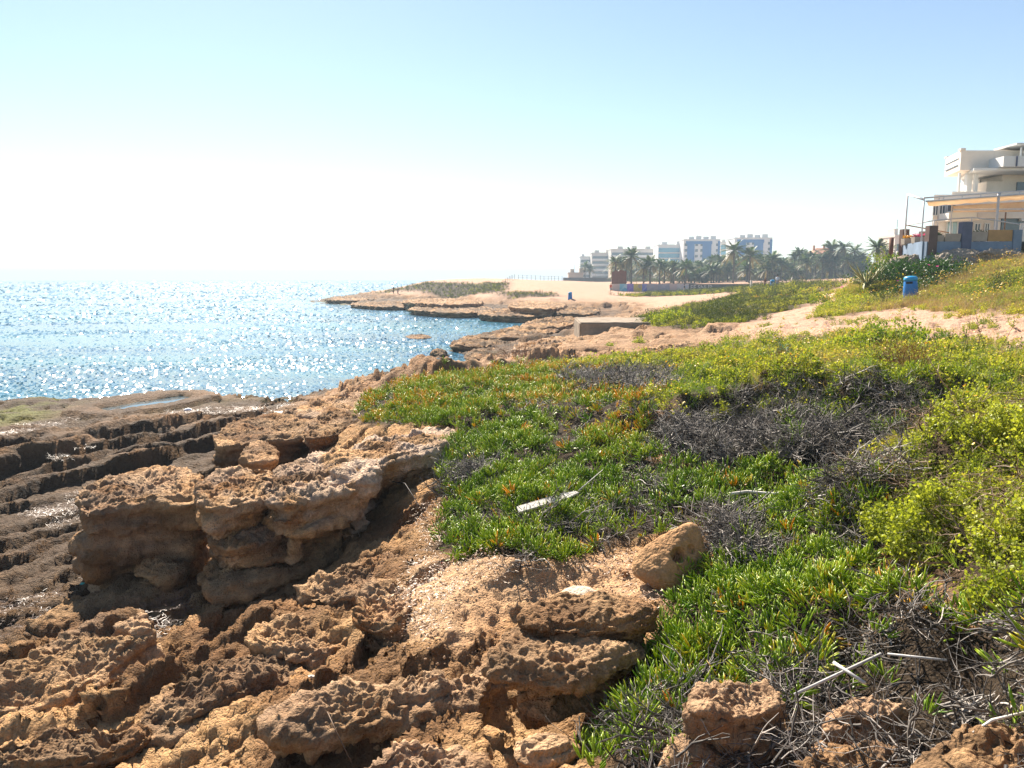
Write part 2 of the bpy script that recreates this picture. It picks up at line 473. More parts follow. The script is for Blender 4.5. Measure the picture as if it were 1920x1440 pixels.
# ------------------------------------------------------------------ ledges in the shelf: crest lines with a steep side towards +x
LEDGES = []     # (world polyline, height, width behind, steepness)
for pts, h, w, f in [
    ([(-80, 1330), (0, 1290), (120, 1225), (268, 1150)], .42, .55, .07),
    ([(-60, 1420), (60, 1385), (170, 1365), (275, 1335)], .36, .6, .06),
    ([(255, 1330), (400, 1245), (470, 1205), (555, 1195)], .38, .55, .07),
    ([(330, 1205), (430, 1165), (500, 1160)], .2, .5, .08),
    ([(520, 1240), (600, 1215), (690, 1180)], .26, .5, .07),
    ([(470, 1385), (620, 1325), (760, 1275), (910, 1245)], .3, .6, .07),
    ([(560, 1110), (640, 1085), (700, 1050), (750, 1035)], .22, .35, .06),
    ([(680, 1150), (740, 1110), (760, 1080)], .18, .4, .06),
    ([(200, 1440), (280, 1405), (420, 1370)], .22, .5, .07),
    ([(880, 1290), (960, 1300), (1060, 1330), (1180, 1320)], .22, .6, .06),
    ([(-60, 905), (60, 880), (200, 858), (330, 840), (420, 812)], .42, 1.1, .12),
    ([(-60, 960), (60, 925), (150, 905), (300, 870)], .32, .8, .12),
    ([(-40, 860), (100, 835), (240, 815), (400, 790)], .32, 1.6, .14),
    ([(150, 880), (300, 856), (400, 838)], .26, .8, .1),
    ([(-40, 1075), (70, 1050), (140, 1040)], .22, .9, .1),
    ([(-60, 1210), (20, 1195), (60, 1180)], .16, .6, .08),
    ([(560, 748), (640, 735), (720, 716), (800, 708)], .3, 1.2, .15),
    ([(700, 728), (850, 706), (1000, 690)], .3, 1.0, .15),
    ([(840, 700), (950, 682), (1040, 672)], .3, 1.5, .15),
    ([(1180, 655), (1250, 650), (1330, 640)], .12, 1.8, .2),
]:
    LEDGES.append((gpoly(pts), h * (.3 if pts[0][1] > 1030 else 1), w, f))

MOUNDS = [(gpoly(p), h, f, w) for p, h, f, w in (
    ([(1200, 830), (1290, 790), (1420, 772), (1560, 770), (1760, 790)], .34, .3, 1.6), ([(1560, 1010), (1620, 940), (1700, 905), (1800, 900)], .22, .2, .7), ([(860, 815), (930, 790), (1050, 790), (1180, 800)], .14, .25, 1.2),
    ([(1640, 1040), (1700, 960), (1800, 900), (1950, 870)], .28, .25, .9), ([(1450, 1262), (1600, 1222), (1750, 1200), (1900, 1180)], .16, .2, .7))]
STK = math.radians(55)
def terrain_z(x, y, full=True):
    x = np.asarray(x, float); y = np.asarray(y, float)
    b = base_z(x, y)
    veg = np.zeros_like(b)
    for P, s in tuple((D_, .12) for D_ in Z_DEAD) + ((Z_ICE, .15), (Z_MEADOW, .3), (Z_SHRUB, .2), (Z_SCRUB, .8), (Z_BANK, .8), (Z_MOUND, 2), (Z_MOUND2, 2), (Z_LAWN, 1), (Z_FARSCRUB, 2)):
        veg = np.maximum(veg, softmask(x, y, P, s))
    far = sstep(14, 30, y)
    # sand: the patch by the holed stone, the path and the sandy plain
    rock = 1 - veg
    a = x * math.cos(STK) + y * math.sin(STK); c = x * math.sin(STK) - y * math.cos(STK)      # along / across the bedding
    near = (1 - sstep(10, 16, y))
    left = 1 - sstep(-.9, .3, x - .12 * (y - 5) + .45 * np.maximum(y - 13, 0))
    z = b.copy()
    warp = fbm2(a * .5, c * .5, 3, 3)
    # bedding steps everywhere on the shelf
    v = c * 1.15 + (warp - .5) * 1.6
    saw = v - np.floor(v)
    saw = np.where(saw > .9, (1 - saw) / .1, saw / .9)
    z += rock * (1 - sstep(22, 27, y)) * left * (.11 + .07 * sstep(8, 11, y)) * (saw - .4) * sstep(.3, .6, fbm2(a * .35, c * .9, 9, 2))
    keep = rock * (1 - .4 * far)
    for P, h, w, f in LEDGES:
        x0, y0 = P.min(0) - 2.2; x1, y1 = P.max(0) + 2.2
        m = (x > x0) & (x < x1) & (y > y0) & (y < y1)
        if not m.any(): continue
        d, s, r, L = segdist(x[m], y[m], P, False)
        am, cm = a[m], c[m]
        shelf = P[:, 0].mean() < -6 and P[:, 1].mean() > 9
        wob = (fbm2(am * 1.6, cm * 1.6, 21, 4) - .5) * (.3 if shelf else .7) + (fbm2(am * 7, cm * 7, 22, 2) - .5) * .14
        sd_ = d * s + wob * min(1, w)          # >0 behind the crest
        hh = h * ((.55 + .7 * noise2(r * .9, r * 0 + h * 50, 31)) if shelf else (.15 + 1.3 * noise2(r * 1.3, r * 0 + h * 50, 31)) * (.6 + .8 * fbm2(am * 2.5, cm * 2.5, 33, 3)))
        if shelf: f = .05 * sstep(0, .25 * w, r) * sstep(0, .25 * w, L - r)
        prof = sstep(-f, f, sd_) * (1 - sstep(.25 * w, w * 1.25, sd_))
        z[m] += keep[m] * hh * prof
    # lumpy, pitted crust
    n1 = fbm2(x * 2.1, y * 2.1, 41, 4); n2 = fbm2(x * 5.5, y * 5.5, 45, 4, .7)
    n3 = fbm2(x * 16, y * 16, 48, 3, .75)
    crack = 1 - sstep(0, .03, np.abs(fbm2(a * .5, c * 1.1, 66, 3) - .5)) * 1.0
    sandy = softmask(x, y, Z_SAND, .12)                                        # loose ground in the hollow
    lump = rock * (1 - .65 * sandy) * (1 - sstep(27, 34, y)) * (1 - .5 * sstep(8.5, 11, y) * (1 - sstep(20, 23, y)) * (1 - sstep(.7, 1.0, b)))
    z += lump * (.18 * (n1 - .5) + .15 * (n2 - .5) + .06 * (n3 - .5)) - rock * (1 - sandy) * crack * (.06 + .1 * sstep(18, 40, y))
    z += rock * sandy * near * (.05 * (n2 - .5) + .03 * (n3 - .5))
    # farther shelf and headland: terraces
    zt = z + (fbm2(x * .12, y * .12, 51, 4) - .5) * 1.3 * sstep(22, 60, y) + (fbm2(x * .35, y * .2, 52, 3) - .5) * .7 * sstep(26, 50, y) * (1 - sstep(.8, 1.6, b))
    st = .40 + .35 * sstep(50, 90, y)
    q = zt / st + (fbm2(x * .4, y * .4, 55, 3) - .5) * 1.2
    fl = np.floor(q); fr = q - fl
    stepz = (fl + sstep(.8, 1.0, fr) + .1 * fr) * st
    sandp = sstep(1.5, 2.0, b) * sstep(60, 90, y) + sstep(2.6, 2.9, b) * (1 - sstep(60, 90, y))
    tm = rock * sstep(18, 26, y) * (1 - np.clip(sandp, 0, 1)) * (1 - sstep(3.2, 4.2, b))
    z += (stepz - zt + (zt - z) * .8) * tm * .9
    z += rock * sstep(14, 22, y) * (1 - np.clip(sandp, 0, 1)) * ((fbm2(x * .9, y * .9, 61, 4) - .5) * .34 + (np.abs(fbm2(x * 2.6, y * 2.6, 63, 3) - .5) - .12) * (.16 + .2 * sstep(35, 60, y)) + (.5 - np.abs(fbm2(x * .33, y * .55, 65, 3) - .5) * 2 - .3) * .55 * sstep(40, 80, y))
    # mounding under the plants, steeper on the near side
    for P, h, f, w in MOUNDS:
        d, s_, r_, L_ = segdist(x, y, P, False)
        sd_ = d * s_ + (fbm2(x * 2, y * 2, 75, 3) - .5) * .3
        z += veg * h * sstep(-f, f * .3, sd_) * (1 - sstep(.3 * w, w, sd_)) * sstep(0, .4, r_) * sstep(0, .4, L_ - r_)
    z += veg * (1 - sstep(20, 40, y)) * ((fbm2(x * 1.1, y * 1.1, 71, 3) - .5) * .22)
    z += veg * sstep(20, 40, y) * (fbm2(x * .45, y * .45, 73, 3) - .5) * .5
    # gentle swell of the paths
    z += np.clip(sandp, 0, 1) * rock * (fbm2(x * .8, y * .8, 77, 4) - .5) * .08
    xw = x + (fbm2(x * .9, y * .9, 121, 3) - .5) * 1.0; yw = y + (fbm2(x * .9 + 50, y * .9, 122, 3) - .5) * 1.0
    d_ = segdist(xw, yw, Z_POOL)[0]; in_ = inpoly(xw, yw, Z_POOL)
    z = np.where((d_ < 1.1) & ~in_, np.maximum(z, POOL_Z + .14 * np.minimum(d_ * 3, 1) * (.6 + .8 * n2)), z)
    z = np.where(in_, np.minimum(z, POOL_Z + .02 - .2 * sstep(0, .25, d_)), z)
    if not full: return z
    return z, veg, rock, sandy * near, np.clip(sandp, 0, 1), b, n1, n2, far

def build_terrain():
    na, nr = 505, 1190
    o = np.array([0.4, -1.5])
    r = np.geomspace(2.3, 760, nr)
    ang = np.radians(np.linspace(-43, 43, na))
    R, A = np.meshgrid(r, ang, indexing='ij')
    x, y = o[0] + R * np.sin(A), o[1] + R * np.cos(A)
    z, veg, rock, sandy, sandp, b, n1, n2, far = terrain_z(x, y)
    # ground colours; far low rock also carries painted riser shade
    t = fbm2(x * .8, y * .8, 81, 4)[..., None]; t2 = fbm2(x * .25, y * .25, 85, 4)[..., None]
    ochre = np.array([.58, .35, .17]); brown = np.array([.25, .14, .068]); pale = np.array([.46, .30, .19]); sand = np.array([.50, .325, .19])
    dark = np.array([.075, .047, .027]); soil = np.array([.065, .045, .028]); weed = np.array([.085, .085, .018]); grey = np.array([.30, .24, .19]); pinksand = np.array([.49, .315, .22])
    L = lambda A_, B_, f: A_ + (B_ - A_) * f
    c = L(ochre, brown, sstep(.42, .68, t))
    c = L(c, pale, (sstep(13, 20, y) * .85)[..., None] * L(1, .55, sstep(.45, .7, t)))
    c = L(c, sand, sandy[..., None] * .8)
    c = L(c, pinksand, sandp[..., None])
    lowz = (1 - sstep(.55, 1.05, (.6 * b + .4 * z) * (1 - .35 * sstep(30, 60, y)) + (t[..., 0] - .5) * .5))  # dark wet low rock; extended on the far shore to paint shade of backlit risers
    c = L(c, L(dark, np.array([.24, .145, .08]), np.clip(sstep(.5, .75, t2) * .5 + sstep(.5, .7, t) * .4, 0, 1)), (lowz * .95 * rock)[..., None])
    wd = (1 - sstep(.05, .55, z)) * sstep(.5, .62, t2[..., 0]) * sstep(18, 24, y)
    c = L(c, weed, wd[..., None])
    c = L(c, np.array([.15, .155, .03]), (softmask(x, y, Z_WEED, .8) * sstep(.4, .6, t[..., 0]) * .9)[..., None])
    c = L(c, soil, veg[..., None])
    fine = np.clip(1.0 - .45 * sandp - .35 * sandy, .2, 1)
    wet = lowz * rock * .3
    # crust: push the surface along its normal so that steps get undercut and knobbly
    P = np.stack([x, y, z], -1)
    K = int(np.searchsorted(r, 24))
    du = np.gradient(P[:K], axis=1); dv = np.gradient(P[:K], axis=0)
    N = np.cross(du, dv); N /= np.linalg.norm(N, axis=-1, keepdims=True) + 1e-9
    px_, py_, pz_ = P[:K, :, 0], P[:K, :, 1], P[:K, :, 2]
    stra = noise3(px_ * .9, py_ * .9, pz_ * 11, 5) - .5
    kn = fbm3(px_ * 7, py_ * 7, pz_ * 7, 8, 3, .7)
    steep = np.sqrt(np.clip(1 - N[..., 2] ** 2, 0, 1))
    amp = rock[:K] * (1 - .7 * sandy[:K]) * (1 - sstep(16, 24, r[:K]))[:, None]
    kf = fbm3(px_ * 24, py_ * 24, pz_ * 24, 9, 2, .8)
    P[:K] += N * (amp * (.13 * (kn - .5) + .055 * (kf - .5) + .22 * stra * steep))[..., None]
    V = P.reshape(-1, 3)
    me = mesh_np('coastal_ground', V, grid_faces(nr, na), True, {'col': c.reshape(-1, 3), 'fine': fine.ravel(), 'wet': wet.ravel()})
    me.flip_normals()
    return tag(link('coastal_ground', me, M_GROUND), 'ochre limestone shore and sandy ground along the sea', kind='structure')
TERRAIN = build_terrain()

def tz(p):
    return float(terrain_z(np.array([p[0]]), np.array([p[1]]), False)[0])

# ------------------------------------------------------------------ sea
def build_sea():
    # wavelets: a sheet of facets, each tilted by its own bit of chop; bands of rougher and calmer water
    na = 980
    r = np.r_[1 / np.linspace(1 / 15., 1 / 1400., 275), np.geomspace(1500, 4000, 8)]
    ang = np.radians(np.linspace(-52, 52, na))
    R, A = np.meshgrid(r, ang, indexing='ij')
    g_ = np.random.default_rng(3)
    A = A + (g_.random(A.shape) - .5) * (ang[1] - ang[0]) * .9
    x, y = R * np.sin(A), R * np.cos(A) - 1.0
    R2 = R.copy(); R2[1:-1] += (g_.random(R2[1:-1].shape) - .5) * np.minimum(np.diff(r)[:-1], np.diff(r)[1:])[:, None] * .9
    x, y = R2 * np.sin(A), R2 * np.cos(A) - 1.0
    V = np.stack([x, y, 0 * x], -1).reshape(-1, 3)
    F = grid_faces(len(r), na)[:, ::-1]
    me = mesh_np('sea', V, F, False)
    c = V[F].mean(1); n = len(F)
    rr = np.hypot(c[:, 0], c[:, 1]); k = 30 / np.maximum(rr, 30)
    band = fbm2(c[:, 0] * .02, c[:, 1] * .05, 7, 3); swell = fbm2(c[:, 0] * .09 + 9, c[:, 1] * .22, 11, 3) - .5
    amp = .07 + .15 * sstep(.3, .7, .5 * band + .5 * fbm2(c[:, 0] * .03, c[:, 1] * .25, 17, 3))
    sx = g_.normal(0, 1, n) * amp; sy = g_.normal(0, 1, n) * amp + swell * .4
    N = np.c_[sx, sy, np.ones(n)]; N /= np.linalg.norm(N, axis=1, keepdims=True)
    at_ = me.attributes.new('facet', 'FLOAT_VECTOR', 'FACE'); at_.data.foreach_set('vector', N.astype(np.float32).ravel())
    t = NT('sea_water'); c = t.geo()
    patch = t.noise(t.mapping(c, (.03, .09, 1)), 1.0, 4, .6)
    col = t.mix(t.ramp(patch, [(.35, 0), (.65, 1)]), (.018, .085, .15), (.035, .15, .20))
    p = t.bsdf(col, .16, .5, t.attr('facet', 'GEOMETRY', 'Vector'), IOR=1.33)
    return tag(link('sea', me, t.done(p)), 'glittering blue sea', kind='structure')
build_sea()

# ------------------------------------------------------------------ air
def build_haze():
    mb = MB(); mb.box(-3600, 3600, -60, 4100, -3, 48)
    t = NT('haze_air')
    v = t.n('ShaderNodeVolumePrincipled')
    v.inputs['Color'].default_value = (.66, .84, 1.0, 1)
    v.inputs['Density'].default_value = .00062
    v.inputs['Anisotropy'].default_value = .0
    t.l(v.outputs[0], t.out.inputs['Volume'])
    o = mb.build('haze', t.m)
    tag(o, 'thin bright sea haze over the shore', kind='stuff')
build_haze()

# ------------------------------------------------------------------ rocks
def catmull(P, n):
    P = np.asarray(P, float); m = len(P)
    t = np.linspace(0, m, n, endpoint=False); i = t.astype(int); f = (t - i)[:, None]
    p0, p1, p2, p3 = P[(i - 1) % m], P[i % m], P[(i + 1) % m], P[(i + 2) % m]
    q = .5 * (2 * p1 + (p2 - p0) * f + (2 * p0 - 5 * p1 + 4 * p2 - p3) * f ** 2 + (3 * p1 - p0 - 3 * p2 + p3) * f ** 3)
    # even spacing
    seg = np.linalg.norm(np.diff(np.r_[q, q[:1]], axis=0), axis=1); cu = np.r_[0, np.cumsum(seg)]
    s = np.linspace(0, cu[-1], n, endpoint=False)
    qq = np.r_[q, q[:1]]
    return np.stack([np.interp(s, cu, qq[:, k]) for k in range(q.shape[1])], -1)

def rock_colour(V, seed, dark, pale, nz):
    x, y, z = V[:, 0], V[:, 1], V[:, 2]
    t = fbm3(x * 1.4, y * 1.4, z * 2.5, seed, 4)[:, None]
    ochre = np.array([.60, .365, .185]); brown = np.array([.25, .14, .068]); rust = np.array([.36, .17, .06]); pl = np.array([.62, .46, .34]); dk = np.array([.07, .055, .04])
    c = ochre + (brown - ochre) * sstep(.4, .66, t)
    r = sstep(.55, .7, fbm3(x * 2, y * 2, z * 5, seed + 9, 3))[:, None]
    c = c + (rust - c) * r * .6
    bed = sstep(.5, .62, noise3(x * .7, y * .7, z * 14, seed + 21))[:, None]; c = c * (1 - .28 * bed)
    c = c + (pl - c) * (pale * sstep(.35, .6, fbm3(x * 2.2, y * 2.2, z * 2.2, seed + 3, 3)))[:, None]
    c = c + (dk - c) * (dark * sstep(.3, .65, fbm3(x * 1.1, y * 1.1, z * 1.1, seed + 5, 3)))[:, None]
    return c

ROCKN = 0
def block(label, top, ztop, zbot, under=.15, seed=1, dark=.25, pale=.2, na=190, nt=30, ns=40, amp=1.0, name='rock', cat='rock', round_=.08, lift=0):
    """a bed of limestone: measured outline of its top, undercut sides in layers, knobbly crust"""
    pts = [at_z(p[0], p[1], p[2] if len(p) > 2 else ztop) for p in top]
    O = catmull(pts, na)
    if np.sum(O[:, 0] * np.roll(O[:, 1], -1) - np.roll(O[:, 0], -1) * O[:, 1]) < 0: O = O[::-1]
    c = O.mean(0)
    tg = np.roll(O, -1, 0) - np.roll(O, 1, 0); nrm = np.stack([tg[:, 1], -tg[:, 0]], -1); nrm /= np.linalg.norm(nrm, axis=1, keepdims=True) + 1e-9
    for _ in range(6): nrm = (nrm + np.roll(nrm, 1, 0) + np.roll(nrm, -1, 0)) / 3
    nrm /= np.linalg.norm(nrm, axis=1, keepdims=True) + 1e-9
    rings = []
    for t in np.linspace(.02, 1, nt) ** .8:
        q = c + (O - c) * t
        q[:, 2] += lift * (1 - t * t) - round_ * sstep(.8, 1, t) * .5
        rings.append(q)
    edge = rings[-1]
    arc = np.linspace(0, 2 * math.pi, na, endpoint=False)
    for s in np.linspace(0, 1, ns + 1)[1:]:
        inset = -.03 * math.sin(min(1, s / .25) * math.pi) + under * float(sstep(.18, .6, s)) * (1 - .25 * float(sstep(.75, 1, s)))
        q = edge.copy()
        lay = (noise2(np.cos(arc) * 2 + seed, np.full(na, s * 9.0) + np.sin(arc) * 1.2, seed) - .5) * .16 * amp
        q[:, :2] -= nrm * (inset + lay * sstep(.05, .25, s))[:, None]
        q[:, 2] = edge[:, 2] + (zbot - edge[:, 2]) * s
        rings.append(q)
    P = np.array(rings)
    du = np.roll(P, -1, 1) - np.roll(P, 1, 1); dv = np.gradient(P, axis=0)
    N = np.cross(dv, du); N /= np.linalg.norm(N, axis=-1, keepdims=True) + 1e-9
    if N[2, :, 2].mean() < 0: N = -N
    x, y, z = P[..., 0], P[..., 1], P[..., 2]
    d = (fbm3(x * 2.3, y * 2.3, z * 2.3, seed, 3) - .5) * .26 + (fbm3(x * 6, y * 6, z * 8, seed + 4, 4, .72) - .5) * .20
    d += (fbm3(x * 24, y * 24, z * 24, seed + 7, 2, .8) - .5) * .075
    hor = np.sqrt(np.clip(1 - N[..., 2] ** 2, 0, 1))
    d += (noise3(x * .8, y * .8, z * 9, seed + 11) - .5) * .24 * hor
    basin = sstep(.58, .74, fbm3(x * 3.2, y * 3.2, z * 1.0, seed + 15, 2)) * np.clip(N[..., 2], 0, 1)
    P = P + N * (d * amp - basin * .07 * amp)[..., None]
    V = P.reshape(-1, 3)
    V = np.r_[V, [P[0].mean(0)]]
    F = grid_faces(len(rings), na, True)
    cap = np.array([[len(V) - 1, (k + 1) % na, k] for k in range(na)])
    col = rock_colour(V, seed, np.full(len(V), dark), np.full(len(V), pale), None)
    me = mesh_np(name, V, [F[:, ::-1], cap[:, ::-1]], True, {'col': col, 'fine': np.full(len(V), .9), 'wet': np.full(len(V), .35 * dark)})
    org = V[:, :3].mean(0); org[2] = V[:, 2].min()
    me.transform(Matrix.Translation(-Vector(org)))
    bm = bmesh.new(); bm.from_mesh(me); bmesh.ops.recalc_face_normals(bm, faces=bm.faces); bm.to_mesh(me); bm.free()
    o = link(name, me, M_ROCK); o.location = org
    return tag(o, label, cat)

# the long ledge across the middle left
block('long pale-topped ledge slab running from the middle up to the green ice plant', [(866, 803), (848, 818), (818, 838), (770, 850), (705, 872), (688, 890), (640, 888), (585, 865), (578, 848), (663, 832), (735, 812), (797, 800)], 2.28, 1.35, .30, 11, .0, 1.0, 250, 40, 52)
block('broad ochre ledge block with a bulging front lip under the pale slab', [(508, 925), (545, 935), (610, 918), (682, 902), (695, 880), (600, 858), (520, 876), (495, 900)], 2.2, .95, .26, 23, .05, .7, 230, 38, 54)
block('knobbly rounded ledge block with overhanging nose above the dark gully', [(376, 925), (392, 945), (440, 940), (490, 928), (512, 905), (505, 870), (455, 872), (392, 888)], 2.12, .9, .18, 37, .1, .55, 210, 38, 54)
block('wide flat ledge block farthest left with a deep shaded face', [(148, 915), (156, 952), (210, 948), (280, 938), (362, 935), (385, 905), (360, 878), (310, 868), (200, 885)], 1.95, .5, .06, 41, .2, .3, 230, 38, 54)
block('low layered step jutting out beneath the ledge above the gully', [(405, 1000), (425, 1022), (500, 1008), (548, 990), (600, 960), (585, 935), (520, 950), (440, 968)], 1.72, .85, .16, 53, .15, .3, 200, 30, 50)
block('brown thin-bedded foot of the ledge in the shade', [(395, 1085), (470, 1085), (580, 1045), (680, 985), (700, 950), (600, 950), (450, 1010), (390, 1050)], 1.38, .7, .12, 59, .3, .05, 220, 30, 44)
block('square brown boulder block behind the ledge nearest the dark shelf', [(405, 825), (440, 832), (520, 822), (580, 812), (590, 785), (520, 775), (425, 792)], 1.55, .45, .1, 61, .25, .15, 200, 34, 50)
block('upright brown block between ice plant edge and square boulder', [(578, 812), (640, 808), (672, 798), (690, 770), (650, 758), (590, 782)], 1.75, .7, .12, 67, .2, .25, 180, 34, 50)
block('small rounded boulder sitting in front of the square brown block', [(452, 850), (480, 858), (515, 852), (508, 828), (482, 822), (460, 830)], 1.62, 1.0, .02, 71, .1, .2, 120, 24, 30, .6)
block('pale ochre slab stepping up from the shore towards the ice plant', [(560, 775), (620, 778), (680, 762), (730, 735), (700, 725), (620, 745), (565, 760)], 1.62, .7, .1, 73, .05, .5, 180, 30, 30)
block('low rust-brown rock lip near the pale block at the shore', [(470, 792), (540, 785), (585, 772), (560, 760), (500, 772)], 1.05, .4, .08, 79, .3, .2, 150, 24, 26)
# foreground, left and centre
block('long tilted slab lying low over the glistening gully', [(48, 1160), (80, 1182), (150, 1178), (230, 1140), (330, 1100), (372, 1068), (345, 1040), (280, 1048), (180, 1105), (90, 1135)], 1.02, .55, .2, 83, .25, .1, 220, 30, 36, .8)
block('dark boulder heap on the inner end of the tilted slab', [(262, 1062), (320, 1072), (352, 1055), (345, 1036), (300, 1030), (270, 1040)], 1.22, .7, .05, 89, .45, .0, 140, 26, 26, .7)
block('pointed ochre finger ridge near the lower left corner', [(-40, 1300), (40, 1312), (140, 1278), (222, 1222), (268, 1180), (258, 1146), (160, 1185), (60, 1232), (-20, 1270)], 1.28, .6, .16, 97, .15, .15, 240, 34, 50)
block('rough ochre ridge with dripping dark front below the middle', [(262, 1335), (330, 1345), (440, 1302), (540, 1262), (562, 1215), (540, 1190), (470, 1203), (400, 1230), (330, 1268), (282, 1300)], 1.5, .8, .12, 101, .15, .15, 240, 34, 50)
block('rough rock step in the lower left corner', [(-60, 1410), (60, 1432), (200, 1418), (278, 1382), (272, 1348), (180, 1348), (80, 1368), (-20, 1390)], 1.42, .8, .08, 103, .25, .1, 220, 34, 46)
block('long low ochre ridge ending under the big overhanging boulder', [(518, 1348), (640, 1352), (760, 1322), (880, 1290), (918, 1245), (840, 1238), (740, 1266), (620, 1302), (540, 1322)], 1.86, 1.3, .1, 107, .15, .3, 220, 34, 40)
block('crumbly ochre hummock beside the dark pocket in the middle', [(500, 1165), (600, 1150), (680, 1162), (695, 1190), (620, 1218), (530, 1212), (470, 1192)], 1.6, 1.1, .08, 109, .1, .25, 180, 30, 36)
block('knobbly brown rock heap at the foot of the layered ledge', [(568, 1098), (600, 1068), (680, 1052), (740, 1026), (758, 1058), (742, 1090), (640, 1112)], 1.72, 1.1, .08, 113, .2, .15, 180, 30, 36)
block('blunt ochre knob overlooking the sandy hollow', [(668, 1150), (690, 1108), (760, 1088), (772, 1128), (738, 1165), (690, 1168)], 1.9, 1.4, .06, 127, .1, .25, 150, 28, 32)
block('pointed little crag between finger ridge and gully', [(225, 1180), (262, 1190), (268, 1160), (250, 1148), (228, 1160)], 1.3, .8, -.12, 131, .0, .3, 110, 20, 30, .8)
block('broad brown boulder overhanging a dark hollow, lower middle', [(922, 1215), (960, 1240), (1040, 1258), (1130, 1235), (1205, 1205), (1190, 1172), (1120, 1162), (1040, 1168), (965, 1170)], 2.18, 1.72, .22, 137, .35, .1, 260, 40, 50, .7)
block('dark-sided upper slab resting on the broad brown boulder', [(985, 1150), (1040, 1165), (1150, 1165), (1215, 1150), (1230, 1122), (1140, 1108), (1050, 1112), (1000, 1125)], 2.3, 2.0, .1, 139, .3, .15, 200, 34, 36, .6)
block('lumpy ochre mound cut off by the lower edge of the view', [(665, 1450), (720, 1405), (770, 1385), (835, 1382), (878, 1405), (890, 1450), (780, 1480)], 2.0, 1.5, .05, 149, .05, .35, 180, 34, 34)
block('small orange rock lying in the shadow under the boulder', [(975, 1398), (1000, 1412), (1060, 1398), (1070, 1380), (1030, 1372), (985, 1378)], 1.95, 1.7, .02, 151, .0, .25, 120, 22, 20, .35)
block('ochre lump rock under the dead stems, right of the boulder', [(1290, 1330), (1340, 1345), (1420, 1345), (1462, 1322), (1450, 1290), (1380, 1280), (1320, 1300)], 2.42, 1.7, .1, 157, .05, .3, 180, 34, 44, .8)
block('lower brown shoulder of the lump rock', [(1262, 1395), (1300, 1420), (1400, 1420), (1450, 1390), (1430, 1365), (1330, 1365), (1270, 1378)], 2.22, 1.6, .06, 163, .2, .2, 160, 28, 34, .8)
block('ochre rock knob under the white tubes', [(1560, 1330), (1610, 1350), (1680, 1345), (1700, 1318), (1650, 1295), (1590, 1300)], 2.52, 1.8, .08, 167, .0, .35, 160, 30, 40, .8)
block('lumpy ochre rock at the lower edge right of the lump rock', [(1500, 1420), (1560, 1390), (1640, 1380), (1700, 1400), (1720, 1450), (1600, 1480), (1510, 1470)], 2.5, 1.7, .05, 173, .05, .3, 170, 30, 34, .9)
block('orange-brown rock in the lower right corner', [(1800, 1400), (1850, 1355), (1940, 1335), (2000, 1380), (1980, 1450), (1850, 1470), (1790, 1445)], 2.75, 2.0, .06, 179, .1, .15, 180, 34, 40, .9)
# layered ledges along the bay and the headland
for i, (lab, top, zt) in enumerate([
    ('dark ledge at the very tip of the far headland', [(612, 561), (650, 563), (690, 562), (720, 557), (680, 554), (640, 557)], .75),
    ('low dark shelf along the front of the headland tip', [(660, 571), (720, 575), (780, 574), (790, 568), (730, 565), (680, 567)], .55),
    ('dark stepped ledge at the middle of the headland shore', [(770, 580), (840, 585), (900, 584), (920, 576), (850, 571), (790, 574)], .7),
    ('upper tan ledge on the headland above the dark steps', [(760, 566), (830, 570), (900, 568), (890, 561), (820, 560), (770, 562)], 1.3),
    ('dark ledge where headland and bay meet', [(900, 588), (960, 592), (1030, 590), (1040, 582), (980, 577), (920, 580)], .75),
    ('blackish rock hump at the inner end of the bay', [(1040, 584), (1080, 588), (1120, 585), (1115, 575), (1075, 573), (1045, 577)], 1.1),
    ('tan slab above the inner end of the bay', [(960, 575), (1030, 578), (1060, 572), (1030, 566), (970, 567)], 1.5),
    ('green-edged point of the near bay shore', [(845, 643), (890, 647), (940, 644), (960, 634), (920, 627), (870, 632)], .5),
    ('long grey layered ledge behind the green-edged point', [(900, 630), (970, 632), (1040, 622), (1070, 608), (1010, 607), (940, 617)], .75),
    ('grey ledge strip leading up to the concrete block', [(980, 612), (1050, 612), (1085, 600), (1060, 593), (1010, 598)], .95),
    ('tan ledge with dark joint below the concrete block', [(960, 655), (1040, 652), (1090, 640), (1060, 632), (990, 640)], 1.35),
    ('tan ledge at the seaward side of the orange ice plant', [(800, 702), (870, 705), (960, 692), (1010, 678), (940, 674), (850, 688)], 1.55),
    ('cracked tan slab on the shelf below the round bush', [(1190, 665), (1260, 668), (1340, 655), (1320, 646), (1230, 648)], 2.62),
]):
    yy = at_z(*top[0], zt)[1]
    block(lab, top, zt, zt - 1.3, .05 + .002 * yy, 221 + i, .15 if zt > 1.2 else .7, .4 if zt > 1.2 else 0, 170, 26, 26, 1.0 + .012 * yy, lift=.05)  # low ledges darkened in colour, partly standing in for shade on backlit faces
# rocks awash
for i, (lab, top, zt) in enumerate([
    ('flat tan rock barely above the water off the green point', [(762, 631), (785, 634), (808, 632), (800, 628), (775, 627)], .12),
    ('small dark rock in the water below the flat tan rock', [(812, 660), (830, 663), (837, 660), (828, 656), (816, 656)], .35),
    ('tiny dark rock awash just off the bay shore', [(860, 652), (868, 654), (874, 651), (866, 649)], .2),
    ('dark rock clump at the foot of the bay shore', [(876, 668), (900, 671), (925, 664), (935, 655), (905, 653), (880, 658)], .4),
    ('long flat reef just breaking the surface near the shelf', [(693, 702), (720, 704), (742, 701), (730, 698), (700, 699)], .1),
]):
    block(lab, top, zt * .7, -.5, -.5, 191 + i, .8, .0, 120, 22, 14, 1.2 if zt > .3 else .7, lift=.08)

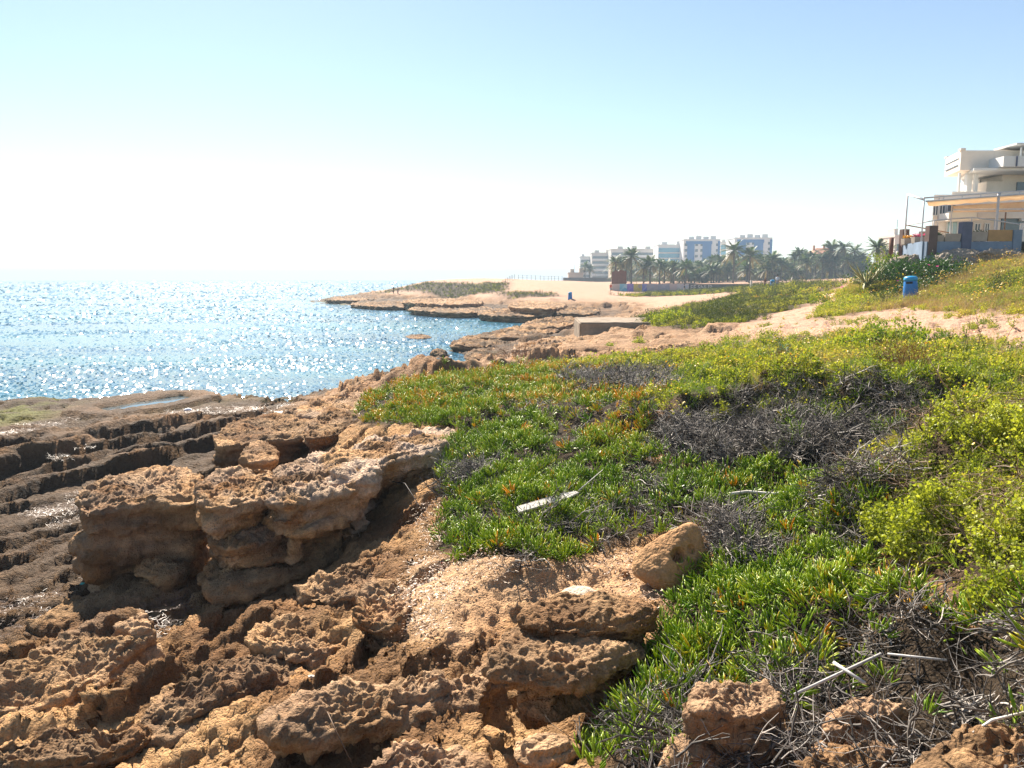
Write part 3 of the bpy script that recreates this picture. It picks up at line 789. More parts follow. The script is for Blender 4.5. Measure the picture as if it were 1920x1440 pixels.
def hull_rock(label, pts, loc, seed, subdiv=5, amp=.03, hole=None, dark=.05, pale=.3, name='rock', cat='rock', rz=0, col=None, mat=None, freq=1):
    bm = bmesh.new()
    for p in pts: bm.verts.new(p)
    r = bmesh.ops.convex_hull(bm, input=bm.verts)
    bmesh.ops.delete(bm, geom=list({g for g in r['geom_unused'] + r['geom_interior'] if isinstance(g, bmesh.types.BMVert)}), context='VERTS')
    bmesh.ops.triangulate(bm, faces=bm.faces)
    for _ in range(subdiv): 
        bmesh.ops.subdivide_edges(bm, edges=bm.edges, cuts=1, use_grid_fill=True)
        bmesh.ops.smooth_vert(bm, verts=bm.verts, factor=.5 if _ < 4 else .25, use_axis_x=True, use_axis_y=True, use_axis_z=True)
    bm.normal_update()
    V = np.array([v.co[:] for v in bm.verts]); N = np.array([v.normal[:] for v in bm.verts])
    k = .3 / max(.05, amp * 6)
    x, y, z = (V * (.6 * freq / (np.ptp(V[:, 0]) + 1e-6))).T
    d = (fbm3(x * 5, y * 5, z * 5, seed, 3) - .5) * amp * 2 + (np.abs(fbm3(x * 16, y * 16, z * 16, seed + 3, 3) - .5) * 2 - .3) * amp * .6
    if hole is not None:
        from mathutils.bvhtree import BVHTree
        tree = BVHTree.FromBMesh(bm); eye = Vector((0, 0, EYE)) - Vector(loc)
        for (hpx, hpy), hr, hd in hole:
            hp = tree.ray_cast(eye, Vector(ray(hpx, hpy)).normalized())[0]
            if hp is None: continue
            q = np.linalg.norm(V - np.array(hp), axis=1)
            d = d - hd * (1 - sstep(hr * .7, hr, q))
    V = V + N * d[:, None]
    for v, p in zip(bm.verts, V): v.co = p
    me = bpy.data.meshes.new(name); bm.to_mesh(me); bm.free()
    me.polygons.foreach_set('use_smooth', np.ones(len(me.polygons), bool))
    C_ = rock_colour(V * 2, seed, np.full(len(V), dark), np.full(len(V), pale), None) if col is None else np.tile(col, (len(V), 1))
    for nm, arr in (('fine', np.full(len(V), .45)), ('wet', np.zeros(len(V)))):
        a = me.attributes.new(nm, 'FLOAT', 'POINT'); a.data.foreach_set('value', arr.astype(np.float32))
    a = me.attributes.new('col', 'FLOAT_COLOR', 'POINT'); a.data.foreach_set('color', np.c_[C_, np.ones(len(V))].astype(np.float32).ravel())
    o = link(name, me, mat or M_ROCK); o.location = loc; o.rotation_euler = (0, 0, rz)
    return tag(o, label, cat)

g = ground(1255, 1085)
hull_rock('orange triangular boulder with a round hole beside the ice plant',
          [(-.34, .0, .02), (-.33, .02, .13), (-.28, .16, .16), (-.16, -.19, -.06), (-.13, -.2, .10), (.02, -.22, -.06), (.30, -.08, -.04), (.335, -.02, .16), (.31, .0, .22), (.24, .12, .49), (.15, .10, .48), (-.02, .08, .37), (-.2, .1, .24),
           (.0, .36, -.05), (.32, .32, .1), (-.24, .3, .05), (.26, .3, .36), (-.05, -.2, .16)], g, 201, 6, .02,
          [((1273, 1040), .07, .13), ((1297, 1030), .042, .03), ((1275, 1066), .025, .015)], .0, .15, col=np.array([.44, .26, .13]))

def stone(label, px, py, w, h, seed, col, name='stone', cat='stone', amp=.03, sink=.25):
    g = ground(px, py); R = random.Random(seed)
    pts = [(w / 2 * math.cos(a) * R.uniform(.8, 1), w * .35 * math.sin(a) * R.uniform(.8, 1), zz * h) for zz, k in ((0, 1), (.5, 1), (.9, .6)) for a in [i * math.pi / 3.5 + zz for i in range(7)]]
    pts = [(p[0] * (1 if p[2] < .8 * h else .55), p[1] * (1 if p[2] < .8 * h else .55), p[2]) for p in pts]
    z = tz(g)
    return hull_rock(label, pts, (g[0], g[1], z - h * sink), seed, 3, amp * w, None, 0, 0, name, cat, R.uniform(-.5, .5), col)
PALE = np.array([.66, .55, .43]); WHITE = np.array([.75, .72, .66])
stone('smooth pale flat stone on the sand above the brown boulder', 1090, 1118, .42, .11, 301, PALE)
stone('white pumice-like stone in the ice plant below the holed boulder', 1393, 1108, .2, .09, 302, WHITE)
stone('whitish pebble right of the holed boulder', 1340, 1036, .1, .09, 303, np.array([.5, .5, .5]))
stone('thin pale shard of stone at the edge of the ice plant', 815, 1080, .13, .04, 304, PALE)
stone('grey stone beside the white driftwood tubes', 1222, 1203, .1, .05, 305, np.array([.35, .3, .25]))
stone('pale stone chip on the sandy hollow near the ice plant', 1003, 1052, .08, .03, 306, PALE)
stone('small orange stone left of the holed boulder', 1172, 1072, .1, .06, 307, np.array([.4, .24, .13]))
stone('bleached stone on the ridge in the shade below the middle', 838, 1300, .07, .04, 308, PALE)
stone('pale upright stone splinter beneath the overhanging boulder', 1063, 1335, .06, .16, 309, np.array([.42, .3, .2]))

# ------------------------------------------------------------------ plants: clump shapes and scattering
def src(name, V, F, lc, mat):
    me = mesh_np(name, np.array(V, float), F, True, {'lc': np.array(lc, float)})
    me.materials.append(mat)
    return bpy.data.objects.new(name, me)

class Leaves:
    """many leaf-sized shapes gathered into one clump"""
    def __init__(s, seed): s.V, s.Q, s.T, s.lc, s.R = [], [], [], [], random.Random(seed)
    def finger(s, p, d, L, w, bend, lc):
        """three-edged fleshy leaf, tapering to a point"""
        d = Vector(d).normalized(); p = Vector(p)
        a = d.cross(Vector((0, 0, 1))); a = a.normalized() if a.length > 1e-3 else Vector((1, 0, 0)); b = d.cross(a)
        base = len(s.V)
        for k, (t, r) in enumerate(((0, .6), (.35, 1), (.75, .85))):
            c = p + d * L * t + Vector((0, 0, 1)) * bend * L * t * t
            for j in range(3):
                an = 2.094 * j + .5
                s.V.append(c + (a * math.cos(an) + b * math.sin(an)) * w * r); s.lc.append(min(1, max(0, lc + .12 * (t - .3))))
        s.V.append(p + d * L + Vector((0, 0, 1)) * bend * L); s.lc.append(min(1, lc + .12))
        for k in range(2):
            for j in range(3):
                s.Q.append((base + k * 3 + j, base + k * 3 + (j + 1) % 3, base + k * 3 + 3 + (j + 1) % 3, base + k * 3 + 3 + j))
        for j in range(3): s.T.append((base + 6 + j, base + 6 + (j + 1) % 3, base + 9))
    def blade(s, p, d, L, w, bend, lc, segs=3):
        d = Vector(d).normalized(); p = Vector(p)
        a = d.cross(Vector((0, 0, 1))); a = a.normalized() if a.length > 1e-3 else Vector((1, 0, 0))
        h = Vector((d.x, d.y, 0)); h = h.normalized() if h.length > 1e-3 else Vector((1, 0, 0))
        base = len(s.V)
        for k in range(segs + 1):
            t = k / segs; c = p + d * L * t + (h * .7 - Vector((0, 0, .7))) * bend * L * t * t
            ww = w * (1 - t * .92)
            s.V += [c - a * ww, c + a * ww]; s.lc += [lc, lc]
        for k in range(segs): s.Q.append((base + 2 * k, base + 2 * k + 1, base + 2 * k + 3, base + 2 * k + 2))
    def leaf(s, p, d, L, w, lc, fold=.25):
        """small pointed leaf, folded along its rib"""
        d = Vector(d).normalized(); p = Vector(p); R = s.R
        a = d.cross(Vector((R.uniform(-1, 1), R.uniform(-1, 1), R.uniform(.2, 1)))); a = a.normalized() if a.length > 1e-3 else Vector((1, 0, 0))
        n = d.cross(a)
        b = len(s.V)
        s.V += [p, p + d * L * .5 + a * w + n * w * fold, p + d * L, p + d * L * .5 - a * w + n * w * fold]; s.lc += [lc] * 4
        s.T += [(b, b + 1, b + 2), (b, b + 2, b + 3)]
    def stick(s, pts, r0, r1, lc, n=3):
        base = len(s.V); m = len(pts)
        for i, p in enumerate(pts):
            t = (Vector(pts[min(i + 1, m - 1)]) - Vector(pts[max(0, i - 1)])).normalized()
            a = t.cross(Vector((0, 0, 1)) if abs(t.z) < .9 else Vector((1, 0, 0))).normalized(); b = t.cross(a); r = r0 + (r1 - r0) * i / (m - 1)
            for k in range(n):
                s.V.append(Vector(p) + (a * math.cos(6.2832 * k / n) + b * math.sin(6.2832 * k / n)) * r); s.lc.append(lc)
        for i in range(m - 1):
            for k in range(n): s.Q.append((base + i * n + k, base + i * n + (k + 1) % n, base + (i + 1) * n + (k + 1) % n, base + (i + 1) * n + k))
    def mesh(s, name, mat=None):
        F = []
        if s.Q: F.append(np.array(s.Q))
        if s.T: F.append(np.array(s.T))
        me = mesh_np(name, np.array([tuple(v) for v in s.V]), F, True, {'lc': np.array(s.lc)})
        if mat is not None: me.materials.append(mat)
        return me
    def obj(s, name, mat): return bpy.data.objects.new(name, s.mesh(name, mat))

def wander(R, p, d, L, n, jit):
    pts = [Vector(p)]; d = Vector(d).normalized()
    for i in range(n):
        d = (d + Vector((R.uniform(-1, 1), R.uniform(-1, 1), R.uniform(-1, 1))) * jit).normalized()
        pts.append(pts[-1] + d * L / n)
    return pts

def ice_clump(seed, n=15, L=.078):
    k = Leaves(seed); R = k.R
    for i in range(n):
        a = R.uniform(0, 6.28); r = R.uniform(0, .075)
        tilt = R.uniform(.2, 1.7)
        k.finger((r * math.cos(a), r * math.sin(a), R.uniform(-.02, .03)), (math.cos(a) * tilt, math.sin(a) * tilt, R.uniform(.6, 1.1)), L * R.uniform(.65, 1.25), .0058 * R.uniform(.7, 1.3), R.uniform(.05, .3), R.random())
    return k
def grass_clump(seed, n=20, L=.2, w=.0028):
    k = Leaves(seed); R = k.R
    for i in range(n):
        a = R.uniform(0, 6.28); r = R.uniform(0, .07); q = R.uniform(.1, .75)
        k.blade((r * math.cos(a), r * math.sin(a), -.01), (math.cos(a + R.uniform(-1, 1)) * q, math.sin(a + R.uniform(-1, 1)) * q, 1), L * R.uniform(.4, 1.15), w * R.uniform(.7, 1.4), R.uniform(.1, .6), R.random())
    return k
def herb_clump(seed, n=70, rad=.11, h=.14, L=.028, w=.008, stems=9):
    k = Leaves(seed); R = k.R
    for j in range(stems):
        a = R.uniform(0, 6.28); q = R.uniform(.1, .9)
        pts = wander(R, (R.uniform(-.03, .03), R.uniform(-.03, .03), -.02), (math.cos(a) * q, math.sin(a) * q, 1), h * R.uniform(.7, 1.2), 4, .25)
        k.stick(pts, .0018, .0008, .2)
        for i in range(n // stems):
            t = R.uniform(.25, 1) * (len(pts) - 1); m = min(int(t), len(pts) - 2)
            p = pts[m].lerp(pts[m + 1], t - m)
            k.leaf(p, (R.uniform(-1, 1), R.uniform(-1, 1), R.uniform(-.1, .9)), L * R.uniform(.6, 1.3), w * R.uniform(.7, 1.3), R.random())
    return k
def twig_clump(seed, n=26, L=.34, r=.0032, rise=.35):
    k = Leaves(seed); R = k.R
    for i in range(n):
        a = R.uniform(0, 6.28)
        p = (R.uniform(-.14, .14), R.uniform(-.14, .14), R.uniform(-.03, .09))
        pts = wander(R, p, (math.cos(a), math.sin(a), R.uniform(-.35, 1) * rise), L * R.uniform(.35, 1.2), 6, .38)
        rr = r * R.choice((.4, .5, .7, 1, 1.5, 2.6))
        k.stick(pts, rr, rr * .35, R.random())
        if rr > r * 1.2:
            for _ in range(3):
                m = R.randint(1, 4); dd = (pts[m + 1] - pts[m]).normalized() + Vector((R.uniform(-1, 1), R.uniform(-1, 1), R.uniform(-.3, .9)))
                k.stick(wander(R, pts[m], dd, L * R.uniform(.2, .5), 4, .3), rr * .5, rr * .2, R.random())
    return k
def flower_clump(seed, n=5, r=.014, h=.18, spread=.12):
    k = Leaves(seed); R = k.R
    for i in range(n):
        c = Vector((R.uniform(-spread, spread), R.uniform(-spread, spread), h * R.uniform(.7, 1.2)))
        m = 7; nrm = Vector((R.uniform(-.5, .5), R.uniform(-.7, .2), 1)).normalized(); a = nrm.orthogonal().normalized(); b_ = nrm.cross(a)
        base = len(k.V); k.V.append(c); k.lc.append(R.random())
        for j in range(m * 2):
            rr = r * (1 if j % 2 else .62)
            k.V.append(c + (a * math.cos(3.1416 * j / m) + b_ * math.sin(3.1416 * j / m)) * rr + nrm * r * .15); k.lc.append(R.random())
        for j in range(m * 2): k.T.append((base, base + 1 + j, base + 1 + (j + 1) % (m * 2)))
    return k

def scatter(name, label, P, rot, scl, tint, sources, cat=None, group=None, kind='stuff', parent=None):
    """one object whose points carry clumps (plants nobody could count)"""
    n = len(P)
    org = P.mean(0); org[2] = P[:, 2].min()
    me = bpy.data.meshes.new(name)
    me.vertices.add(n); me.vertices.foreach_set('co', (P - org).astype(np.float32).ravel())
    for nm, ty, key, v in (('rot', 'FLOAT_VECTOR', 'vector', rot), ('scl', 'FLOAT_VECTOR', 'vector', scl), ('tint', 'FLOAT', 'value', tint), ('var', 'INT', 'value', rng.integers(0, len(sources), n))):
        a = me.attributes.new(nm, ty, 'POINT'); a.data.foreach_set(key, np.ascontiguousarray(v, np.int32 if ty == 'INT' else np.float32).ravel())
    o = link(name, me); o.location = org
    g = bpy.data.node_groups.new(name + '_points', 'GeometryNodeTree')
    g.interface.new_socket('Geometry', in_out='INPUT', socket_type='NodeSocketGeometry')
    g.interface.new_socket('Geometry', in_out='OUTPUT', socket_type='NodeSocketGeometry')
    N = g.nodes; L = g.links
    gi, go = N.new('NodeGroupInput'), N.new('NodeGroupOutput')
    iop = N.new('GeometryNodeInstanceOnPoints'); L.new(gi.outputs[0], iop.inputs['Points'])
    jn = N.new('GeometryNodeJoinGeometry')
    for s in sources:
        oi = N.new('GeometryNodeObjectInfo'); oi.inputs['Object'].default_value = s; oi.inputs['As Instance'].default_value = False
        gt = N.new('GeometryNodeGeometryToInstance'); L.new(oi.outputs['Geometry'], gt.inputs[0]); L.new(gt.outputs[0], jn.inputs[0])
    L.new(jn.outputs[0], iop.inputs['Instance'])
    iop.inputs['Pick Instance'].default_value = True
    def na(nm, ty):
        q = N.new('GeometryNodeInputNamedAttribute'); q.data_type = ty; q.inputs['Name'].default_value = nm
        return [s for s in q.outputs if s.enabled and s.name == 'Attribute'][0]
    L.new(na('var', 'INT'), iop.inputs['Instance Index'])
    er = N.new('FunctionNodeEulerToRotation'); L.new(na('rot', 'FLOAT_VECTOR'), er.inputs[0]); L.new(er.outputs[0], iop.inputs['Rotation'])
    L.new(na('scl', 'FLOAT_VECTOR'), iop.inputs['Scale'])
    L.new(iop.outputs[0], go.inputs[0])
    m = o.modifiers.new('clumps', 'NODES'); m.node_group = g
    if parent is not None: o.parent = parent; o.location = org - np.array(parent.location)
    return tag(o, label, cat, group, kind)

def sow(poly, dens, seed, near=0, far=1e9, wob=.15, keepfn=None, holes=()):
    """random places in a zone: dens per square metre as a function of distance"""
    r = np.random.default_rng(seed)
    x0, y0 = poly.min(0); x1, y1 = poly.max(0)
    y0, y1 = max(y0, near), min(y1, far)
    if y1 <= y0: return np.zeros((0, 2))
    dm = max(dens(y0), dens(y1), dens((y0 + y1) / 2), dens(y0 * .7 + y1 * .3))
    n = int(min(4e6, (x1 - x0) * (y1 - y0) * dm))
    q = np.stack([r.uniform(x0, x1, n), r.uniform(y0, y1, n)], -1)
    q = q[r.random(n) < np.vectorize(dens)(q[:, 1]) / dm] if n else q
    # only what lies in or near the view
    q = q[np.abs(q[:, 0]) < q[:, 1] * .78 + 1.2]
    wx = (fbm2(q[:, 0] * 2.2, q[:, 1] * 2.2, seed, 3) - .5) * 2 * wob * 2; wy = (fbm2(q[:, 0] * 2.2 + 40, q[:, 1] * 2.2, seed + 5, 3) - .5) * 2 * wob * 2
    m = inpoly(q[:, 0] + wx, q[:, 1] + wy, poly)
    for h in holes: m &= ~inpoly(q[:, 0] + wx, q[:, 1] + wy, h)
    q = q[m]
    if keepfn is not None: q = q[keepfn(q[:, 0], q[:, 1]) > r.random(len(q))]
    return q

def plant(name, label, q, sources, smin, smax, tintfn, seed, tilt=.25, lift=0.0, stretch=1.0, **kw):
    r = np.random.default_rng(seed)
    n = len(q)
    if n == 0: return None
    z = terrain_z(q[:, 0], q[:, 1], False) + (lift(q, r) if callable(lift) else lift)
    P = np.c_[q, z]
    rot = np.c_[r.normal(0, tilt, n), r.normal(0, tilt, n), r.uniform(0, 6.28, n)]
    s = r.uniform(smin, smax, n) * (1 + .02 * np.maximum(q[:, 1] - 10, 0).clip(0, 25))
    scl = np.c_[s, s, s * r.uniform(.8, 1.2, n) * stretch]
    return scatter(name, label, P, rot, scl, np.clip(tintfn(q, r), 0, 1), sources, **kw)

M_ICE = leafmat('ice_plant_leaf', (.12, .25, .014), (.42, .52, .04), .5, .35, .5, cc=(.72, .38, .03))
M_HERB = leafmat('herb_leaf', (.10, .17, .015), (.42, .43, .045), .55, .55, .3, cc=(.50, .38, .10))
M_GRASS = leafmat('grass_blade', (.07, .15, .02), (.26, .32, .05), .45, .5, .3, cc=(.45, .33, .13))
M_SHRUB = leafmat('saltbush_leaf', (.16, .22, .018), (.54, .56, .07), .5, .5, .35)
M_OLIVE = leafmat('olive_scrub_leaf', (.05, .075, .02), (.15, .17, .045), .35, .6, .25)
M_DRYRED = leafmat('dry_red_stem', (.10, .04, .015), (.28, .13, .05), .25, .8, .2)
M_STRAW = leafmat('straw', (.30, .2, .09), (.55, .40, .2), .3, .7, .2)
M_BLUEGREEN = leafmat('glaucous_leaf', (.08, .15, .10), (.2, .32, .24), .3, .5, .3)
def twigmat(name, a, b):
    t = NT(name); tv = t.attr('lc', 'GEOMETRY', 'Fac'); ti = t.attr('tint', 'INSTANCER', 'Fac')
    c = t.ramp(t.math('ADD', t.math('MULTIPLY', tv, .8), t.math('MULTIPLY', ti, .3)), [(0, a), (.55, tuple(.85 * x + .15 * y for x, y in zip(a, b))), (1, b)])
    return t.done(t.bsdf(c, .6, .35))
M_TWIG = twigmat('dead_grey_stem', (.018, .014, .012), (.44, .39, .35))
M_TWIGB = twigmat('dead_brown_stem', (.12, .07, .04), (.36, .24, .15))
M_CREEPER = leafmat('creeper_leaf', (.025, .07, .012), (.09, .17, .03), .4, .45, .4)
M_YELLOW = leafmat('yellow_petal', (.75, .5, .03), (.8, .62, .15), .3, tint=False)
M_PINK = leafmat('magenta_petal', (.7, .03, .25), (.8, .08, .35), .3, tint=False)
M_ORANGE = leafmat('orange_petal', (.8, .3, .03), (.8, .45, .05), .3, tint=False)

ICE = [ice_clump(i).obj('ice_plant_clump', M_ICE) for i in range(7)]
GRASS = [grass_clump(20 + i).obj('grass_clump', M_GRASS) for i in range(5)]
STRAW = [grass_clump(30 + i, 16, .24, .002).obj('straw_clump', M_STRAW) for i in range(4)]
HERB = [herb_clump(40 + i).obj('herb_clump', M_HERB) for i in range(6)]
SHRUB = [herb_clump(60 + i, 84, .13, .17, .024, .009, 12).obj('shrub_clump', M_SHRUB) for i in range(6)]
CREEP = [herb_clump(75, 60, .13, .2, .04, .012, 10).obj('creeper_clump', M_CREEPER)]
OLIVE = [herb_clump(80 + i, 90, .13, .2, .03, .005, 14).obj('olive_clump', M_OLIVE) for i in range(5)]
TWIG = [twig_clump(100 + i).obj('twig_clump', M_TWIG) for i in range(7)]
TWIGB = [twig_clump(120 + i, 14, .3, .0025, .2).obj('brown_twig_clump', M_TWIGB) for i in range(4)]
YFLOW = [flower_clump(140 + i).obj('flower_clump', M_YELLOW) for i in range(3)]
OFLOW = [flower_clump(145 + i, 4).obj('flower_clump', M_ORANGE) for i in range(2)]
PFLOW = [flower_clump(150 + i, 1, .035, .08, .02).obj('flower_clump', M_PINK) for i in range(2)]

# ice plant mat: orange towards its seaward edge, green elsewhere, thinned where the stems have died
EDGE = gpoly([(668, 775), (720, 735), (900, 704), (1060, 690), (1240, 735)])
def ice_tint(q, r):
    d, _, _, _ = segdist(q[:, 0], q[:, 1], EDGE, False)
    orange = (1 - sstep(.3, 4.5, d + (fbm2(q[:, 0] * .8, q[:, 1] * .8, 91, 3) - .5) * 5))
    return .18 + .3 * fbm2(q[:, 0] * 1.3, q[:, 1] * 1.3, 92, 3) + r.normal(0, .09, len(q)) + .5 * orange * (r.random(len(q)) < .5) + .5 * (r.random(len(q)) < .03)
dens = lambda y: 300 if y < 9 else (300 - (y - 9) * 25 if y < 17 else 100)
thin = lambda x, y: (.2 + .8 * sstep(.30, .46, fbm2(x * 1.4, y * 1.4, 95, 3))) * (.5 + .5 * sstep(.34, .5, fbm2(x * 4.5, y * 4.5, 96, 2)))
q = sow(Z_ICE, dens, 501, wob=.12, keepfn=thin, holes=(Z_DEAD[4], Z_DEAD[6]))
plant('ice_plant_mat', 'green fleshy ice plant mat tinged orange towards the sea', q, ICE, .65, 1.2, ice_tint, 502, .5, lambda q, r: r.uniform(-.01, .03, len(q)) + .09 * sstep(.42, .65, fbm2(q[:, 0] * 4.5, q[:, 1] * 4.5, 96, 2)))
q = sow(Z_ICE, lambda y: 15 if y < 12 else 5, 503, wob=.2)
plant('fallen_stems', 'dead grey and brown stems beneath the ice plant', q, TWIG + TWIGB, .5, .9, lambda q, r: r.random(len(q)), 504, .3, .0)
# strands of ice plant over the dead mounds
q = np.concatenate([sow(Z_DEAD[k], lambda y: 60, 510 + k, wob=.1, keepfn=lambda x, y: sstep(.47, .58, fbm2(x * 1.7, y * 1.7, 97, 3))) for k in (0, 1, 2, 4, 5, 7)])
plant('ice_plant_strands', 'sprigs of ice plant creeping over the dead stems', q, ICE, .85, 1.3, lambda q, r: .2 + .5 * r.random(len(q)) ** 3, 512, .4, lambda q, r: r.uniform(.06, .16, len(q)))
# dead stem mounds
for k, (lab, d) in enumerate([('big mound of dead grey stems in the middle of the bank', 70), ('dark nest of dead stems below the yellow-green shrub', 80), ('tangle of dead grey stems in the lower right corner', 28), ('flat patch of dead stems behind the orange ice plant', 40),
                              ('dead stems heaped against the holed boulder', 120), ('dead stems around the white plank', 18), ('dark tuft of dead stems next to the pale ledge slab', 120), ('dead stems hanging over the lower edge beside the lump rock', 40)]):
    q = sow(Z_DEAD[k], lambda y: d, 520 + k, wob=.15)
    if len(q): plant('dead_stems', lab, q, TWIG, .7, 1.25, lambda q, r: r.random(len(q)), 530 + k, .35, lambda q, r: r.uniform(-.02, .14, len(q)))

# meadow of herbs and grass
mt = lambda q, r: -.1 + 1.1 * fbm2(q[:, 0] * .7, q[:, 1] * .7, 101, 4) + r.normal(0, .16, len(q))
md = lambda y: 100 if y < 9 else (100 - (y - 9) * 6 if y < 19 else 40)
gap = lambda x, y: .35 + .65 * sstep(.34, .5, fbm2(x * 1.1, y * 1.1, 104, 3))
hump = lambda q, r: r.uniform(-.02, .02, len(q)) + .14 * sstep(.5, .75, fbm2(q[:, 0] * 1.6, q[:, 1] * 1.6, 106, 3))
q = sow(Z_MEADOW, md, 540, wob=.6, keepfn=gap)
plant('meadow_herbs', 'low yellow-green herbs covering the bank right of the ice plant', q, HERB, .7, 1.5, mt, 541, .3, hump)
q = sow(Z_MEADOW, lambda y: .6 * md(y), 542, wob=.3)
plant('meadow_grass', 'thin green grass among the herbs of the bank', q, GRASS, .6, 1.4, mt, 543, .25, hump)
q = sow(Z_MEADOW, lambda y: .35 * md(y), 546, wob=.3, keepfn=lambda x, y: sstep(.48, .62, fbm2(x * .9, y * .9, 111, 3)))
plant('meadow_straw', 'dry brownish grass stalks mixed into the meadow', q, STRAW + TWIGB[:2], .6, 1.2, mt, 547, .25, hump)
q = sow(Z_MEADOW, lambda y: 8, 544, wob=.3, keepfn=lambda x, y: sstep(.42, .56, fbm2(x * .6, y * .6, 103, 2)))
plant('meadow_flowers', 'scattered small yellow flowers in the meadow', q, YFLOW + OFLOW, .8, 1.3, mt, 545, .2, .05)
Z_PATHSIDE = gpoly([(1180, 690), (1330, 655), (1420, 605), (1560, 588), (1720, 575), (1800, 590), (1920, 612), (1920, 665), (1720, 640), (1500, 645), (1300, 670)])
q = sow(Z_PATHSIDE, lambda y: 30, 548, wob=.5, keepfn=lambda x, y: sstep(.58, .70, fbm2(x * .55, y * .55, 116, 3)) + .012)
plant('path_tufts', 'ragged low tufts of herbs along the sandy path', q, HERB + GRASS[:2], .5, 1.1, mt, 549, .25, 0)
# yellow-green shrub on the right
sl = lambda q, r: r.uniform(-.04, .08, len(q)) + .32 * sstep(.42, .72, fbm2(q[:, 0] * 1.9, q[:, 1] * 1.9, 112, 3)) * r.uniform(.4, 1, len(q))
q = sow(Z_SHRUB, lambda y: 340, 550, wob=.3, keepfn=lambda x, y: .55 + .45 * sstep(.33, .5, fbm2(x * 1.5, y * 1.5, 113, 3)))
plant('saltbush_thicket', 'bright yellow-green leafy shrub filling the right edge', q, SHRUB, .6, 1.3, lambda q, r: .05 + .9 * fbm2(q[:, 0] * 1.5, q[:, 1] * 1.5, 105, 3) + r.normal(0, .14, len(q)), 551, .5, sl)
q = sow(Z_SHRUB, lambda y: 50, 552, wob=.3)
plant('shrub_twigs', 'bare brown twigs poking through the yellow-green shrub', q, TWIGB + GRASS[:2], .8, 1.4, lambda q, r: r.random(len(q)), 553, .4, lambda q, r: r.uniform(.0, .2, len(q)))
# scrub beyond the path, bank below the terrace, headland
q = sow(Z_SCRUB, lambda y: 26, 560, wob=.8, keepfn=lambda x, y: .08 + .92 * sstep(.44, .58, fbm2(x * .4, y * .4, 118, 3)))
plant('far_scrub', 'green scrub between the path and the sandy plain', q, HERB + OLIVE, .7, 1.5, lambda q, r: .0 + 1.0 * fbm2(q[:, 0] * .3, q[:, 1] * .3, 107, 3), 561, .2, 0)
q = sow(Z_BANK, lambda y: 40, 565, wob=.6, keepfn=lambda x, y: .3 + .7 * sstep(.38, .52, fbm2(x * .5, y * .5, 119, 3)))
bt = lambda q, r: .1 + .8 * fbm2(q[:, 0] * .3, q[:, 1] * .3, 108, 3) + r.normal(0, .08, len(q))
plant('bank_herbs', 'herbs and flowers on the slope below the terrace', q, HERB + GRASS[:2], .7, 1.5, bt, 566, .25, 0)
q = sow(Z_BANK, lambda y: 36, 567, wob=.6, keepfn=lambda x, y: sstep(.42, .55, fbm2(x * .35, y * .35, 109, 2)) * sstep(.4, .5, x / np.maximum(y, 1)))
plant('bank_straw', 'dry straw-coloured grass on the slope below the terrace', q, STRAW, .9, 1.8, bt, 568, .25, 0)
q = sow(Z_BANK, lambda y: 2.2, 569, wob=.6)
plant('bank_flowers', 'yellow and orange flowers dotting the slope', q, YFLOW + OFLOW, 1.0, 1.8, bt, 570, .2, .12)
q = np.concatenate([sow(Z_MOUND, lambda y: 2.6, 575, wob=1), sow(Z_MOUND2, lambda y: 2.6, 576, wob=1)])
plant('headland_scrub', 'dull green scrub on the far headland', q, OLIVE + HERB[:1], 1.0, 1.9, lambda q, r: .3 + .5 * r.random(len(q)), 577, .2, 0)
q = np.concatenate([sow(Z_LAWN, lambda y: 2.5, 578, wob=1), sow(Z_FARSCRUB, lambda y: 1.6, 579, wob=1.5)])
plant('far_grass', 'rough grass by the painted wall and before the palms', q, HERB + OLIVE, 1.5, 3.0, lambda q, r: .3 + .5 * r.random(len(q)), 580, .2, 0)

# ------------------------------------------------------------------ single plants
def wx(px, y, z=6.0): return (px - 960) / FPX * (y * CP + (EYE - z) * SP)     # sideways place of a pixel column at distance y and height z
def zz(py, y): return at_y(960, py, y)[2]

